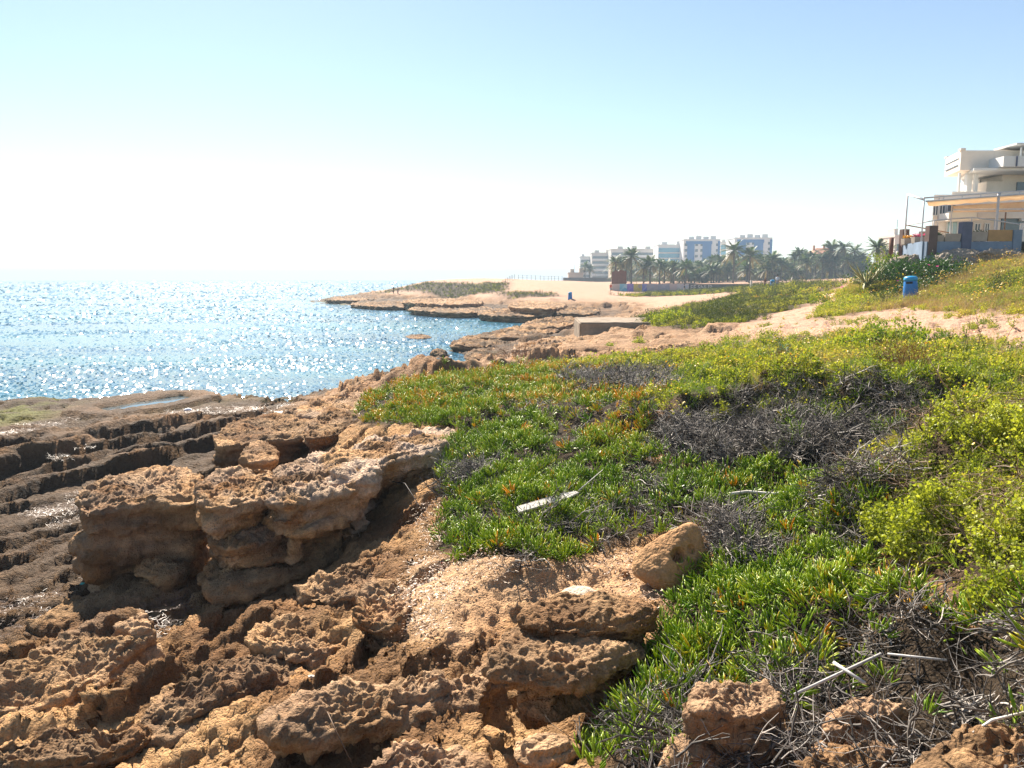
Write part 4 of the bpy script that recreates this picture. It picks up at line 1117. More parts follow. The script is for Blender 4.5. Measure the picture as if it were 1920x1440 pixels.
def dome_bush(label, px, py, w, h, make, seed, n, mat_src, cat='shrub', name='bush', y=None, tint=(.2, .8), core=None, lean=0, smin=1.0, smax=1.6):
    """a bush: branching stems and leaf clumps spread through a dome"""
    g = ground(px, py) if y is None else np.array([wx(px, y), y, 0])
    z0 = tz(g)
    root = empty(name, (g[0], g[1], z0 - .03))
    R = random.Random(seed); k = Leaves(seed)
    for i in range(14):
        a = R.uniform(0, 6.28); q = R.uniform(.1, 1)
        k.stick(wander(R, (0, 0, 0), (math.cos(a) * q * w, math.sin(a) * q * w, h), math.hypot(w / 2 * q, h) * .9, 6, .25), min(.012 * w, .012), .003, .3)
    link('stems', k.mesh('stems', M_TWIGB), None, root)
    r = np.random.default_rng(seed)
    src_me = mat_src[0].data; mat = src_me.materials[0]
    dry = mat in (M_DRYRED, M_TWIGB)
    per = 14
    a = r.uniform(0, 6.28, n); el = np.arcsin(r.uniform(0, 1, n)); rad = r.uniform(.3, 1, n) ** .5 * (1 + .5 * (fbm2(np.cos(a) * 1.8 + seed, np.sin(a) * 1.8 + el * 1.5, seed, 2) - .5) * 2)
    Cn = np.c_[np.cos(a) * np.cos(el) * rad * w / 2, np.sin(a) * np.cos(el) * rad * w / 2, np.sin(el) * rad * h]
    sz = np.repeat(r.uniform(smin, smax, n), per)
    P = np.repeat(Cn, per, 0) + r.normal(0, .05, (n * per, 3)) * sz[:, None]
    P[:, 2] = np.maximum(P[:, 2], .0)
    d = r.normal(0, 1, (n * per, 3)) + np.repeat(Cn / (np.linalg.norm(Cn, axis=1, keepdims=True) + 1e-6), per, 0) * .8 + np.array([0, 0, .5]); d /= np.linalg.norm(d, axis=1, keepdims=True)
    sdv = np.cross(d, r.normal(0, 1, d.shape)); sdv /= np.linalg.norm(sdv, axis=1, keepdims=True) + 1e-9
    L = (sz * (.11 if dry else .05) * r.uniform(.6, 1.3, n * per))[:, None]; wd = L * (.035 if dry else (.14 if mat is M_OLIVE else .3))
    V = np.stack([P, P + d * L * .5 + sdv * wd, P + d * L, P + d * L * .5 - sdv * wd], 1).reshape(-1, 3)
    b = np.arange(n * per)[:, None] * 4
    lc = np.clip(np.repeat(np.repeat(r.uniform(*tint, n), per) + r.normal(0, .1, n * per), 4), 0, 1)
    me = mesh_np('foliage', V, np.r_[b + [0, 1, 2], b + [0, 2, 3]], True, {'lc': lc * 2 - .0})
    link('foliage', me, mat, root)
    return tag(root, label, cat)

dome_bush('round olive-green bush at the near edge of the far scrub', 1372, 600, 2.7, 1.25, None, 701, 420, OLIVE, y=37, smin=1.2, smax=2.2)
dome_bush('smaller olive bush left of the round bush', 1335, 590, 1.6, .8, None, 702, 160, OLIVE, y=39, smin=1.2, smax=2.0)
dome_bush('yellow-green bush at the right end of the concrete block', 1265, 612, 2.4, .6, None, 703, 220, HERB, y=40, smin=1.2, smax=2.2)
dome_bush('dull grey-green bush growing over the concrete block', 1230, 606, 1.8, .7, None, 704, 160, OLIVE, y=42.5, smin=1.2, smax=2.0)
dome_bush('dark dome-shaped bush left of the near blue bin', 1668, 568, .95, .62, None, 705, 120, OLIVE, y=31.5, smin=.9, smax=1.4)
dome_bush('small dark dome bush beside the path', 1632, 575, .6, .36, None, 706, 60, OLIVE, y=31, smin=.8, smax=1.2)
dome_bush('loose leafy bush on the near side of the path', 1690, 632, 1.9, .55, None, 707, 120, HERB, y=16.5, tint=(.2, .6))
dome_bush('low leafy bush beside the loose one on the path edge', 1600, 640, 1.3, .35, None, 708, 90, HERB, y=17, tint=(.3, .7))
dome_bush('rust-brown dried shrub in the meadow', 1725, 760, 1.0, .52, None, 709, 150, [twig_clump(900 + i, 30, .26, .0022, 1.2).obj('dry_shrub_clump', M_DRYRED) for i in range(3)], y=11.2, smin=.7, smax=1.1)
dome_bush('small brownish dried shrub in the meadow', 1490, 712, .8, .35, None, 710, 80, [twig_clump(905 + i, 26, .24, .002, 1.2).obj('dry_shrub_clump', M_DRYRED) for i in range(2)], y=14.5, smin=.7, smax=1.0)
dome_bush('blue-green thistle-like plant in the meadow', 1472, 690, .7, .4, None, 711, 50, [herb_clump(910 + i, 30, .1, .16, .07, .014, 6).obj('glaucous_clump', M_BLUEGREEN) for i in range(3)], cat='plant', name='thistle', y=15.5)
dome_bush('dark green bush on the slope under the right end of the terrace', 1895, 540, 1.6, .9, None, 712, 120, OLIVE, y=28, smin=1.2, smax=1.8)
dome_bush('dark creeper hanging over the slope below the corner pillar', 1752, 500, 4.6, 1.0, None, 713, 520, CREEP, y=39.5, smin=1.5, smax=2.6, tint=(.0, .45))
dome_bush('dark green creeper mass between agave and terrace', 1700, 510, 4.4, 1.0, None, 717, 460, CREEP, y=40, smin=1.5, smax=2.6, tint=(.0, .5))
dome_bush('dark green clump right behind the near blue bin', 1725, 540, 2.4, .7, None, 718, 220, CREEP, y=35, smin=1.3, smax=2.2, tint=(.0, .4))
dome_bush('yellow-green bush at the left foot of the terrace', 1665, 490, 2.6, 1.1, None, 714, 240, HERB, y=45.5, smin=1.4, smax=2.4, tint=(.1, .5))
dome_bush('flowering yellow-green clump left of the dome bush', 1610, 565, 1.6, .5, None, 715, 120, HERB, y=34, smin=1.0, smax=1.8, tint=(.5, .9))
dome_bush('low green clump at the far path bend', 1545, 572, 1.2, .5, None, 716, 80, HERB, y=40, smin=1.0, smax=1.8, tint=(.2, .6))
for i, (px, py, w, lab) in enumerate([(1262, 683, .55, 'leafiest low plant on the bare rock shelf'), (1290, 655, .3, 'small plant in a crack of the bare shelf near the bush'), (1198, 648, .35, 'little green tuft on the shelf before the block'), (1328, 640, .35, 'green tuft on the shelf below the round bush'),
                                (1395, 665, .5, 'green tuft at the meadow edge of the shelf'), (1100, 668, .3, 'lone tuft at the left end of the bare shelf'), (1200, 668, .3, 'tiny green tuft in the middle of the bare shelf'), (1145, 645, .4, 'tuft of grass right below the concrete block'), (1370, 640, .6, 'yellowish flowering tuft near the path'), (1440, 632, .7, 'green tuft where path and shelf meet')]):
    dome_bush(lab, px, py, w, .18, None, 720 + i, 26, HERB, cat='plant', name='low_plant', smin=.7, smax=1.2, tint=(.2, .7))
# dry grey brush at the bay shore
dome_bush('dry brownish brush on the shore above the bay rocks', 985, 668, 3.0, .6, None, 740, 150, TWIGB, cat='shrub', name='dry_brush', smin=1.5, smax=2.5)

def agave(label, px, y, L, seed):
    x = wx(px, y); z = tz((x, y)); root = empty('agave', (x, y, z + .25)); R = random.Random(seed)
    t = NT('agave_leaf'); c = t.attr('lc', 'GEOMETRY', 'Fac')
    m = t.done(t.bsdf(t.ramp(c, [(0, (.14, .17, .06)), (.5, (.34, .33, .13)), (1, (.52, .44, .22))]), .5, .3))
    for i in range(56):
        a = i * 2.4 + R.uniform(-.2, .2); up = R.uniform(.05, 1.5) if i > 6 else R.uniform(1.2, 2.5)
        mb, cols = MB(), []
        d = Vector((math.cos(a), math.sin(a), up)).normalized(); side = Vector((-math.sin(a), math.cos(a), 0)); n = d.cross(side)
        ln = L * R.uniform(.7, 1.1); droop = R.choice((.05, .1, .2, .65))
        P = []; segs = 7
        for k in range(segs + 1):
            q = k / segs; c0 = d * ln * q + Vector((0, 0, -1)) * droop * ln * q * q; w = .05 * (1 - q) ** .6 * (.75 + .9 * q) + .002
            P += [c0 - side * w, c0 - n * w * .35, c0 + side * w, c0 + n * w * .12]
        F = [(k * 4 + j, k * 4 + (j + 1) % 4, k * 4 + 4 + (j + 1) % 4, k * 4 + 4 + j) for k in range(segs) for j in range(4)]
        me = mesh_np('leaf', np.array([tuple(v) for v in P]), np.array(F), True, {'lc': np.tile([1, .2, 1, .35], segs + 1) * R.uniform(.6, 1)})
        link('leaf', me, m, root)
    return tag(root, label, 'agave')
agave('big spiky variegated agave on the slope left of the near blue bin', 1630, 39.5, 1.9, 750)

# tall dry stalks
R = random.Random(77)
DS = []
for i, (px, py, h) in enumerate([(1862, 660, .95), (1848, 655, .8), (1875, 665, .7), (1785, 655, .75), (1800, 650, .55), (1895, 668, .85), (1825, 662, .6), (1838, 672, .75)]):
    y = 12.5 + R.uniform(-.5, .8); x = wx(px, y); z = tz((x, y)); k = Leaves(i + 950); RR = k.R
    main = wander(RR, (0, 0, -.05), (RR.uniform(-.25, .25), RR.uniform(-.2, .2), 1), h, 6, .12)
    k.stick(main, .006, .002, .3)
    for j in range(5):
        p = main[RR.randint(2, 5)]; k.stick(wander(RR, p, (RR.uniform(-1, 1), RR.uniform(-1, 1), 1.2), h * RR.uniform(.12, .3), 3, .2), .003, .0012, .3)
    o = link('dry_stalk', k.mesh('dry_stalk', M_TWIGB)); o.location = (x, y, z)
    tag(o, ['tallest dry stalk near the right edge of the meadow', 'dry stalk just left of the tallest one', 'dry stalk just right of the tallest one', 'leftmost dry stalk at the far edge of the meadow', 'short dry stalk next to the leftmost one', 'rightmost dry stalk at the right edge', 'short dry stalk in the middle of the stalks', 'bent dry stalk below the tallest one'][i], 'dry stalk', 'dry stalks at the right of the meadow')

# pink flowers on the slope and fallen things
for i, (px, py, lab) in enumerate([(1757, 501, 'magenta flower on the dark creeper'), (1741, 501, 'pink flower on the creeper left of the magenta one'), (1578, 540, 'pink flower left of the agave'), (1683, 531, 'pink flower low beside the dome bush')]):
    y = 36 + i * .5; o = PFLOW[i % 2].copy(); COL.objects.link(o); o.name = 'flower'; o.location = at_y(px, py, y); o.scale = (2.2,) * 3
    o.location.z = max(o.location.z - .1, tz(o.location)); tag(o, lab, 'flower', 'pink flowers on the slope')

# ------------------------------------------------------------------ litter and driftwood in front
M_WHITEWOOD = plain('bleached_wood', (.62, .58, .52), .7, .3, .3, 14, .004)
M_TUBE = plain('weathered_white_tube', (.52, .50, .48), .6, .3, .4, 14)
M_CONC = plain('old_concrete', (.30, .235, .175), .9, .2, .35, 1.6, .03)
def bar(name, label, p0, p1, r, mat, cat, n=8, mid=None, taper=1.0):
    pts = [Vector(p0), Vector(p1)] if mid is None else [Vector(p0)] + [Vector(m) for m in mid] + [Vector(p1)]
    o0 = pts[0].copy(); mb = MB(); mb.tube([p - o0 for p in pts], [r * (1 + (taper - 1) * i / (len(pts) - 1)) for i in range(len(pts))], n)
    o = mb.build(name, mat, None, True); o.location = o0
    return tag(o, label, cat)
def gz(px, py, up): g = ground(px, py); g[2] = tz(g) + up; return g
bar('white_tube', 'short white tube lying across the longer one on dead stems', at_z(1563, 1242, 2.62), at_z(1622, 1281, 2.60), .009, M_TUBE, 'tube', 10)
bar('white_tube', 'longest white tube lying in the dead stems, lower right', at_z(1490, 1302, 2.5), at_z(1652, 1226, 2.62), .008, M_TUBE, 'tube', 10)
bar('white_tube', 'thin white tube above the others, pointing to the right', at_z(1664, 1226, 2.66), at_z(1776, 1238, 2.68), .006, M_TUBE, 'tube', 10)
bar('driftwood_branch', 'long bleached branch lying across the dead stems in the bank', gz(1368, 952, .12), gz(1532, 950, .12), .018, M_WHITEWOOD, 'branch', 8, [gz(1400, 946, .14), gz(1450, 945, .15), gz(1495, 946, .15)], .5)
a0, a1 = gz(968, 976, .1), gz(1085, 938, .13)
d = Vector(a1 - a0); Mx = Matrix.Translation(Vector(a0)) @ d.to_track_quat('X', 'Z').to_matrix().to_4x4()
mb = MB(); L = d.length
mb.add([(0, -.05, 0), (L * .8, -.045, 0), (L, -.01, 0), (L * .97, .03, 0), (L * .75, .05, 0), (.03, .045, 0)] + [(0, -.05, .025), (L * .8, -.045, .025), (L, -.01, .02), (L * .97, .03, .02), (L * .75, .05, .025), (.03, .045, .025)],
       [(5, 4, 3, 2, 1, 0), (6, 7, 8, 9, 10, 11)] + [(i, (i + 1) % 6, 6 + (i + 1) % 6, 6 + i) for i in range(6)])
o = mb.build('plank', M_WHITEWOOD, None, False, .004); _x = d.normalized(); _zv = (Vector((0, 0, 2.0)) + (Vector((0, 0, EYE)) - Vector(a0)).normalized()); _zv = (_zv - _x * _zv.dot(_x)).normalized(); _yv = _zv.cross(_x); o.matrix_world = Matrix(((_x.x, _yv.x, _zv.x, a0[0]), (_x.y, _yv.y, _zv.y, a0[1]), (_x.z, _yv.z, _zv.z, a0[2]), (0, 0, 0, 1))); tag(o, 'bleached white plank with a splintered end in the ice plant', 'plank')
bar('dead_branch', 'thin arched dry stem over the rock in the lower right corner', at_z(1803, 1415, 2.6), at_z(1925, 1335, 2.8), .007, M_WHITEWOOD, 'branch', 6, [at_z(1815, 1380, 2.72), at_z(1860, 1350, 2.82)], .8)
bar('dead_branch', 'grey twig leaning across the shaded foot of the pale slab', gz(720, 935, .25), gz(800, 975, .05), .007, M_TWIG, 'branch', 5, [gz(760, 950, .2)], .6)
bar('dead_branch', 'dry grass stalk standing before the long low ridge', at_z(614, 1335, 1.95), at_z(660, 1430, 1.75), .004, M_TWIGB, 'branch', 4, [at_z(632, 1375, 1.88)], 1)
bar('driftwood_stick', 'whitish stick pointing away from the splintered plank', gz(1085, 938, .16), gz(1130, 905, .2), .008, M_WHITEWOOD, 'stick', 6, None, .4)
# pale block on the shore
b0 = at_z(505, 778, 1.0); mb = MB(); mb.box(0, .55, 0, .4, -.1, .13); o = mb.build('foam_block', plain('pale_block', (.62, .58, .48), .8, .2, .2, 5, .01), None, False, .01); o.location = (b0[0], b0[1], .88); o.rotation_euler = (0.04, -.05, .15); tag(o, 'pale rectangular block washed up behind the square brown boulder', 'block')
def scrap(name, label, px, py, size, col, seed, cat='litter'):
    g = gz(px, py, .0); R = random.Random(seed)
    pts = [(R.uniform(-1, 1) * size, R.uniform(-1, 1) * size * .7, R.uniform(0, .7) * size) for _ in range(14)]
    return hull_rock(label, pts, g, seed, 3, size * .15, None, 0, 0, name, cat, 0, None, plain(name + '_material', col, .4, .4, .15, 20))
scrap('plastic_bag', 'crumpled white plastic bag on the dark shelf', 352, 766, .17, (.75, .76, .8), 801)
scrap('bottle_cap', 'bright blue scrap of plastic on the dark shelf', 395, 769, .075, (.05, .35, .7), 802)
scrap('net_scrap', 'turquoise scrap of netting on the glistening seagrass', 158, 1108, .05, (.1, .5, .42), 803)
scrap('red_cap', 'small red cap at the edge of the ice plant', 828, 1058, .022, (.7, .01, .06), 804)
scrap('paper_scrap', 'torn pale scrap in the shaded pocket of the rough ridge', 585, 1280, .045, (.5, .45, .38), 805)

# washed-up seagrass, leaf litter, grit
def strip_clump(seed, n, L, w):
    k = Leaves(seed); R = k.R
    for i in range(n):
        a = R.uniform(0, 6.28); k.blade((R.uniform(-.15, .15), R.uniform(-.15, .15), R.uniform(0, .02)), (math.cos(a), math.sin(a), R.uniform(-.1, .35)), L * R.uniform(.4, 1.2), w * R.uniform(.6, 1.3), R.uniform(0, .4), R.random(), 3)
    return k
t = NT('wet_seagrass'); _c = t.ramp(t.attr('lc', 'GEOMETRY', 'Fac'), [(0, (.05, .025, .018)), (1, (.22, .12, .09))]); M_WRACK = t.done(t.bsdf(_c, .45, .5))
t = NT('leaf_litter'); _c = t.ramp(t.attr('lc', 'GEOMETRY', 'Fac'), [(0, (.10, .05, .03)), (.6, (.32, .17, .09)), (1, (.6, .48, .36))]); M_LITTER = t.done(t.bsdf(_c, .5, .4))
WRACK = [strip_clump(820 + i, 44, .07, .0018).obj('seagrass_clump', M_WRACK) for i in range(4)]
LITTER = [strip_clump(830 + i, 16, .035, .004).obj('litter_clump', M_LITTER) for i in range(4)]
WZ = [gpoly(p) for p in ([(10, 812), (60, 792), (125, 788), (110, 805), (30, 828)], [(30, 965), (100, 935), (150, 912), (156, 985), (110, 1005), (60, 985)], [(-40, 1130), (60, 1110), (140, 1090), (100, 1130), (60, 1190), (-40, 1210)],
                         [(245, 1165), (300, 1160), (350, 1150), (300, 1195), (250, 1225)], [(250, 792), (330, 775), (480, 760), (560, 765), (480, 785), (300, 800)], [(100, 875), (170, 860), (160, 872), (110, 888)], [(280, 1130), (380, 1120), (390, 1150), (300, 1165)], [(110, 1095), (230, 1070), (260, 1085), (160, 1115)])]
q = np.concatenate([sow(p, lambda y: 16 if y > 9 else 32, 840 + i, wob=.15) for i, p in enumerate(WZ)])
plant('seagrass_wrack', 'glistening wet seagrass washed into the hollows of the shelf', q, WRACK, .8, 1.4, lambda q, r: r.random(len(q)), 850, .15, .01)
LZ = [gpoly(p) for p in ([(770, 1060), (900, 1050), (1000, 1045), (1180, 1030), (1190, 1060), (1000, 1065), (860, 1110), (830, 1200), (740, 1200), (770, 1120)], [(1180, 1060), (1330, 1070), (1330, 1110), (1240, 1180), (1180, 1120)], [(780, 960), (850, 930), (840, 1000), (800, 1030)])]
q = np.concatenate([sow(p, lambda y: 130, 860 + i, wob=.1) for i, p in enumerate(LZ)])
plant('leaf_litter', 'dry reddish leaf litter along the edge of the ice plant', q, LITTER, .7, 1.3, lambda q, r: r.random(len(q)), 865, .15, .005)
def grit_clump(seed, n=16):
    k = Leaves(seed); R = k.R
    for i in range(n):
        c = Vector((R.uniform(-.2, .2), R.uniform(-.2, .2), 0)); r = R.choice((.003, .004, .005, .006, .012)); b = len(k.V); q = R.random()
        for d in ((1, 0, 0), (0, 1, 0), (-1, 0, 0), (0, -1, 0), (0, 0, .8), (0, 0, -.6)):
            k.V.append(c + Vector(d) * r * R.uniform(.7, 1.3)); k.lc.append(q)
        for j in range(4): k.T += [(b + j, b + (j + 1) % 4, b + 4), (b + (j + 1) % 4, b + j, b + 5)]
    return k
t = NT('grit'); _c = t.ramp(t.attr('lc', 'GEOMETRY', 'Fac'), [(0, (.2, .12, .07)), (1, (.55, .38, .25))]); M_GRIT = t.done(t.bsdf(_c, .9, .2))
GRIT = [grit_clump(870 + i).obj('grit_clump', M_GRIT) for i in range(4)]
q = sow(gpoly([(760, 1180), (790, 1080), (860, 1055), (1180, 1060), (1240, 1110), (1100, 1130), (960, 1170), (900, 1240), (760, 1270)]), lambda y: 45, 875, wob=.1)
plant('grit', 'crumbs of stone on the sandy hollow', q, GRIT, .7, 1.4, lambda q, r: r.random(len(q)), 876, .1, .003)

# tide pool
_c = Z_POOL.mean(0); _q = catmull(np.c_[_c + (Z_POOL - _c) * 1.08, np.full(len(Z_POOL), POOL_Z)], 40)
if np.sum(_q[:, 0] * np.roll(_q[:, 1], -1) - np.roll(_q[:, 0], -1) * _q[:, 1]) < 0: _q = _q[::-1]
me = mesh_np('tide_pool', _q, np.array([list(range(40))]), False)
t = NT('pool_water'); M_POOL = t.done(t.bsdf((.03, .06, .08), .03, .5, t.bump(t.noise(t.geo(), 3, 2), .004), IOR=1.33))
tag(link('tide_pool', me, M_POOL), 'shallow pool of water on the dark shelf', kind='structure')

# ------------------------------------------------------------------ concrete block, bins, posts
def concrete_block():
    x0, x1, y0, y1, z0, z1 = 3.62, 8.6, 41.5, 47.0, 1.0, 2.32
    bm = bmesh.new()
    bmesh.ops.create_cube(bm, size=1)
    for v in bm.verts: v.co = (x0 + (v.co.x + .5) * (x1 - x0), y0 + (v.co.y + .5) * (y1 - y0), z0 + (v.co.z + .5) * (z1 - z0))
    bmesh.ops.bevel(bm, geom=bm.edges[:], offset=.06, segments=2, affect='EDGES')
    for _ in range(5): bmesh.ops.subdivide_edges(bm, edges=bm.edges[:] if _ < 4 else [], cuts=1, use_grid_fill=True)
    bm.normal_update()
    V = np.array([v.co[:] for v in bm.verts]); N = np.array([v.normal[:] for v in bm.verts])
    d = (fbm3(V[:, 0] * 2, V[:, 1] * 2, V[:, 2] * 2, 5, 4) - .5) * .14
    for v, n, q in zip(bm.verts, N, d): v.co += Vector(n) * q
    me = bpy.data.meshes.new('concrete_block'); bm.to_mesh(me); bm.free()
    o0 = Vector((x0, y0, z0)); me.transform(Matrix.Translation(-o0))
    o = link('concrete_block', me, M_CONC); o.location = o0; o.rotation_euler = (0, 0, -.03)
    tag(o, 'weathered flat-topped concrete block on the shore beside the bay', 'concrete block')
concrete_block()

M_BIN = plain('blue_plastic', (.006, .17, .52), .38, .45, .18, 3)
M_BLACK = plain('dark_opening', (.01, .012, .02), .6, .3, .1)
M_BINLID = plain('blue_plastic_lid', (.015, .30, .62), .35, .45, .15, 3)
M_STICKER = plain('sticker', (.75, .7, .62), .6, .3, .1)
def bin_(label, loc, s, lean=0, sticker=False):
    root = empty('litter_bin', loc); root.rotation_euler = (0, lean, -.45); root.scale = (s, s, s)
    MB().lathe([(.30, 0), (.31, .04), (.255, .80), (.25, .82)], 28).build('body', M_BIN, root, True)
    MB().lathe([(.262, .815), (.265, .9), (.25, .965), (.20, 1.0), (.1, 1.02), (.0, 1.025)], 28).build('lid', M_BINLID, root, True)
    # letter-box opening
    mb = MB(); n = 8
    for z in (.70, .79):
        for k in range(n + 1):
            a = math.radians(-130 + 55 * k / n); mb.v.append((.268 * math.cos(a), .268 * math.sin(a), z))
    for z in (.70, .79):
        for k in range(n + 1):
            a = math.radians(-130 + 55 * k / n); mb.v.append((.24 * math.cos(a), .24 * math.sin(a), z))
    m = n + 1
    for k in range(n):
        mb.f += [(k, k + 1, m + k + 1, m + k), (2 * m + k, 3 * m + k, 3 * m + k + 1, 2 * m + k + 1), (m + k, m + k + 1, 3 * m + k + 1, 3 * m + k), (k + 1, k, 2 * m + k, 2 * m + k + 1)]
    mb.f += [(0, m, 3 * m, 2 * m), (n, 2 * m + n, 3 * m + n, m + n)]
    mb.build('slot', M_BLACK, root)
    MB().lathe([(.33, -.05), (.33, .0), (.3, .012)], 24).build('foot', plain('bin_foot', (.12, .09, .06), .9), root)
    if sticker:
        mb = MB(); n = 6; v = []
        for z in (.45, .7):
            for k in range(n + 1):
                a = math.radians(-85 + 45 * k / n); r = .31 - .07 * z + .008; mb.v.append((r * math.cos(a), r * math.sin(a), z))
        for k in range(n): mb.f.append((k, k + 1, n + 2 + k, n + 1 + k))
        o = mb.build('sticker', M_STICKER, root); o.modifiers.new('thick', 'SOLIDIFY').thickness = .006
    return tag(root, label, 'litter bin', 'blue litter bins')
b = at_y(1707, 564, 32.2); bin_('nearest and largest blue litter bin, on the slope beside the path', (b[0], b[1], min(b[2], tz(b)) + .02), 1.0, -.05)
b = at_y(1448, 541, 96); bin_('blue litter bin with a pale sticker beside the standing people', (b[0], b[1], max(tz(b), b[2])), 1.05, 0, True)
b = at_y(1069, 558, 111); bin_('smallest blue litter bin, alone on the sandy plain', (b[0], b[1], tz(b)), 1.05)
M_WPOST = plain('white_post_paint', (.62, .6, .55), .7, .3, .25, 6)
y = 98; b = at_y(1408, 543, y); zb = tz(b)
root = empty('white_post', (b[0], b[1], zb)); MB().box(-.09, .09, -.09, .09, -.2, 1.35).build('shaft', M_WPOST, root, False, .01); MB().box(-.3, .2, -.04, -.092, .68, .78).build('crossbar', M_WPOST, root)
tag(root, 'weathered white marker post in the scrub left of the people', 'post')

# ------------------------------------------------------------------ people
def skin_mesh(name, chains, sub=1):
    """one continuous surface grown from connected joints: chains of (point, radius), first chain starts at the pelvis"""
    V, E, Rr, idx = [], [], [], {}
    for ch in chains:
        prev = None
        for p, r in ch:
            key = tuple(round(c, 4) for c in p)
            if key not in idx: idx[key] = len(V); V.append(p); Rr.append(r)
            if prev is not None and prev != idx[key]: E.append((prev, idx[key]))
            prev = idx[key]
    me = bpy.data.meshes.new(name); me.from_pydata(V, E, [])
    o = bpy.data.objects.new(name, me); COL.objects.link(o)
    o.modifiers.new('skin', 'SKIN')
    me.skin_vertices[0].data.foreach_set('radius', np.repeat(np.array(Rr, np.float32), 2))
    me.skin_vertices[0].data[0].use_root = True
    sb = o.modifiers.new('sub', 'SUBSURF'); sb.levels = sb.render_levels = sub
    dg = bpy.context.evaluated_depsgraph_get(); m2 = bpy.data.meshes.new_from_object(o.evaluated_get(dg))
    bpy.data.objects.remove(o); m2.polygons.foreach_set('use_smooth', np.ones(len(m2.polygons), bool)); m2.name = name
    return m2
def person(label, px, py, y, h, shirt, trousers, hair, rz=0, step=.22, arm=(.12, -.1), carry=None, hat=None, dress=0):
    b = at_y(px, py, y); z = max(tz(b), b[2] if py < 540 and y < 100 else -9); k = h / 1.75
    root = empty('person', (b[0], b[1], z), rz); root.scale = (k, k, k)
    s = step
    pel, ch, nk, hd = (0, 0, .95), (0, .01, 1.3), (0, .01, 1.47), (0, .02, 1.60)
    def leg(sx, f, grow=0): return [(pel, .13 + grow), ((.09 * sx, 0, .88), .095 + grow), ((.1 * sx, f * .5, .48), .06 + grow), ((.1 * sx, f * .9 - .04, .08), .04 + grow * 1.2)]
    def armc(sx, f, grow=0, full=True):
        c = [(ch, .15 + grow), ((.19 * sx, 0, 1.38), .06 + grow), ((.25 * sx, -.03 + f * .4, 1.12), .045 + grow)]
        return c + ([((.25 * sx, .06 + f, .88), .035), ((.25 * sx, .08 + f, .79), .03)] if full else [])
    skin = plain('skin', (.42, .25, .17), .6, .3, .1); C1 = plain('shirt_cloth', shirt, .9, .2, .15); C2 = plain('trouser_cloth', trousers, .9, .2, .15)
    body = [[(pel, .12), ((0, 0, 1.12), .12), (ch, .14), (nk, .055), (hd, .085), ((0, .02, 1.70), .075)], leg(1, s) + [((.1, s * .9 + .1, .04), .035)], leg(-1, -s) + [((-.1, -s * .9 + .1, .04), .035)], armc(1, arm[0]), armc(-1, arm[1])]
    link('body', skin_mesh('body', body), skin, root)
    link('shirt', skin_mesh('shirt', [[((0, 0, .92), .15), ((0, 0, 1.12), .14), (ch, .165), ((0, .01, 1.42), .09)], [(ch, .165)] + armc(1, arm[0], .022, False)[1:], [(ch, .165)] + armc(-1, arm[1], .022, False)[1:]]), C1, root)
    end = 4 if dress else 3
    link('trousers', skin_mesh('trousers', [[(pel, .155), ((0, 0, 1.0), .14)], leg(1, s, .025)[:end], leg(-1, -s, .025)[:end]]), C2, root)
    mb = MB(); mb.lathe([(.105, 1.60), (.11, 1.66), (.1, 1.74), (.06, 1.79), (.0, 1.80)], 12, Matrix.Translation((0, .0, 0)))
    mb.build('hat' if hat else 'hair', plain('hat_cloth' if hat else 'hair_brown', hat or hair, .8), root, True)
    if carry:
        MB().box(.2, .34, -.02, .3, .45, .8).build('bag', plain('bag_cloth', carry, .8), root, False, .02)
    return tag(root, label, 'person')
person('person in orange-red shirt, pale hat and grey shorts walking on the sandy plain', 1145, 549, 145, 1.8, (.5, .09, .04), (.25, .28, .36), (.1, .06, .04), .5, .2, hat=(.75, .7, .6), carry=(.4, .3, .12))
person('person in black top and pale trousers walking along the painted wall', 1283, 551, 141, 1.75, (.015, .018, .025), (.55, .5, .44), (.02, .015, .01), 1.4, .3, dress=1)
person('standing person in white shirt right of the stickered bin', 1457, 541, 97, 1.75, (.62, .62, .66), (.3, .3, .36), (.03, .02, .015), 2.2, .05)
person('smaller person with fair hair in brown top left of the stickered bin', 1434, 545, 95, 1.5, (.2, .1, .07), (.1, .08, .07), (.5, .38, .22), .6, .05)
person('dark-dressed person on the rocks of the far headland', 738, 551, 160, 1.6, (.012, .012, .015), (.015, .015, .02), (.01, .01, .01), 1, .1, dress=1)
person('pale-dressed person beside the dark-dressed one on the headland', 746, 553, 158, 1.6, (.5, .42, .36), (.35, .3, .26), (.2, .12, .08), -1, .1, dress=1)

# ------------------------------------------------------------------ headland fence
M_FENCE = plain('fence_wood', (.20, .16, .12), .9, .2, .3)
def post_fence(label, pts, h, name='fence', r=.05, wires=2):
    root = empty(name, (pts[0][0], pts[0][1], tz(pts[0])))
    o0 = Vector(root.location); P = []
    for p in pts:
        v = Vector((p[0], p[1], tz(p))) - o0; P.append(v)
    me = MB().tube([(0, 0, -.2), (.01, 0, h * .5), (0, .01, h)], [r, r * .95, r * .85], 6).mesh('post')
    for v in P:
        q = link('post', me, M_FENCE, root); q.location = v
    for k in range(wires):
        z = h * (.45 + .42 * k / max(1, wires - 1))
        MB().tube([v + Vector((0, 0, z)) for v in P], .018, 4).build('wire', M_FENCE, root)
    return tag(root, label, 'fence')
post_fence('row of thin fence posts along the skyline of the sandy plain', [(wx(px, 186), 186) for px in (972, 980, 988, 996, 1004, 1013, 1020, 1028, 1034, 1040, 1047, 1054)], 1.15)
post_fence('rail fence running down the edge of the scrubby mound', [(wx(965, 168), 168), (wx(960, 162), 162), (wx(956, 156), 156), (wx(952, 150), 150), (wx(948, 145), 145), (wx(943, 140), 140)], 1.1, wires=3)

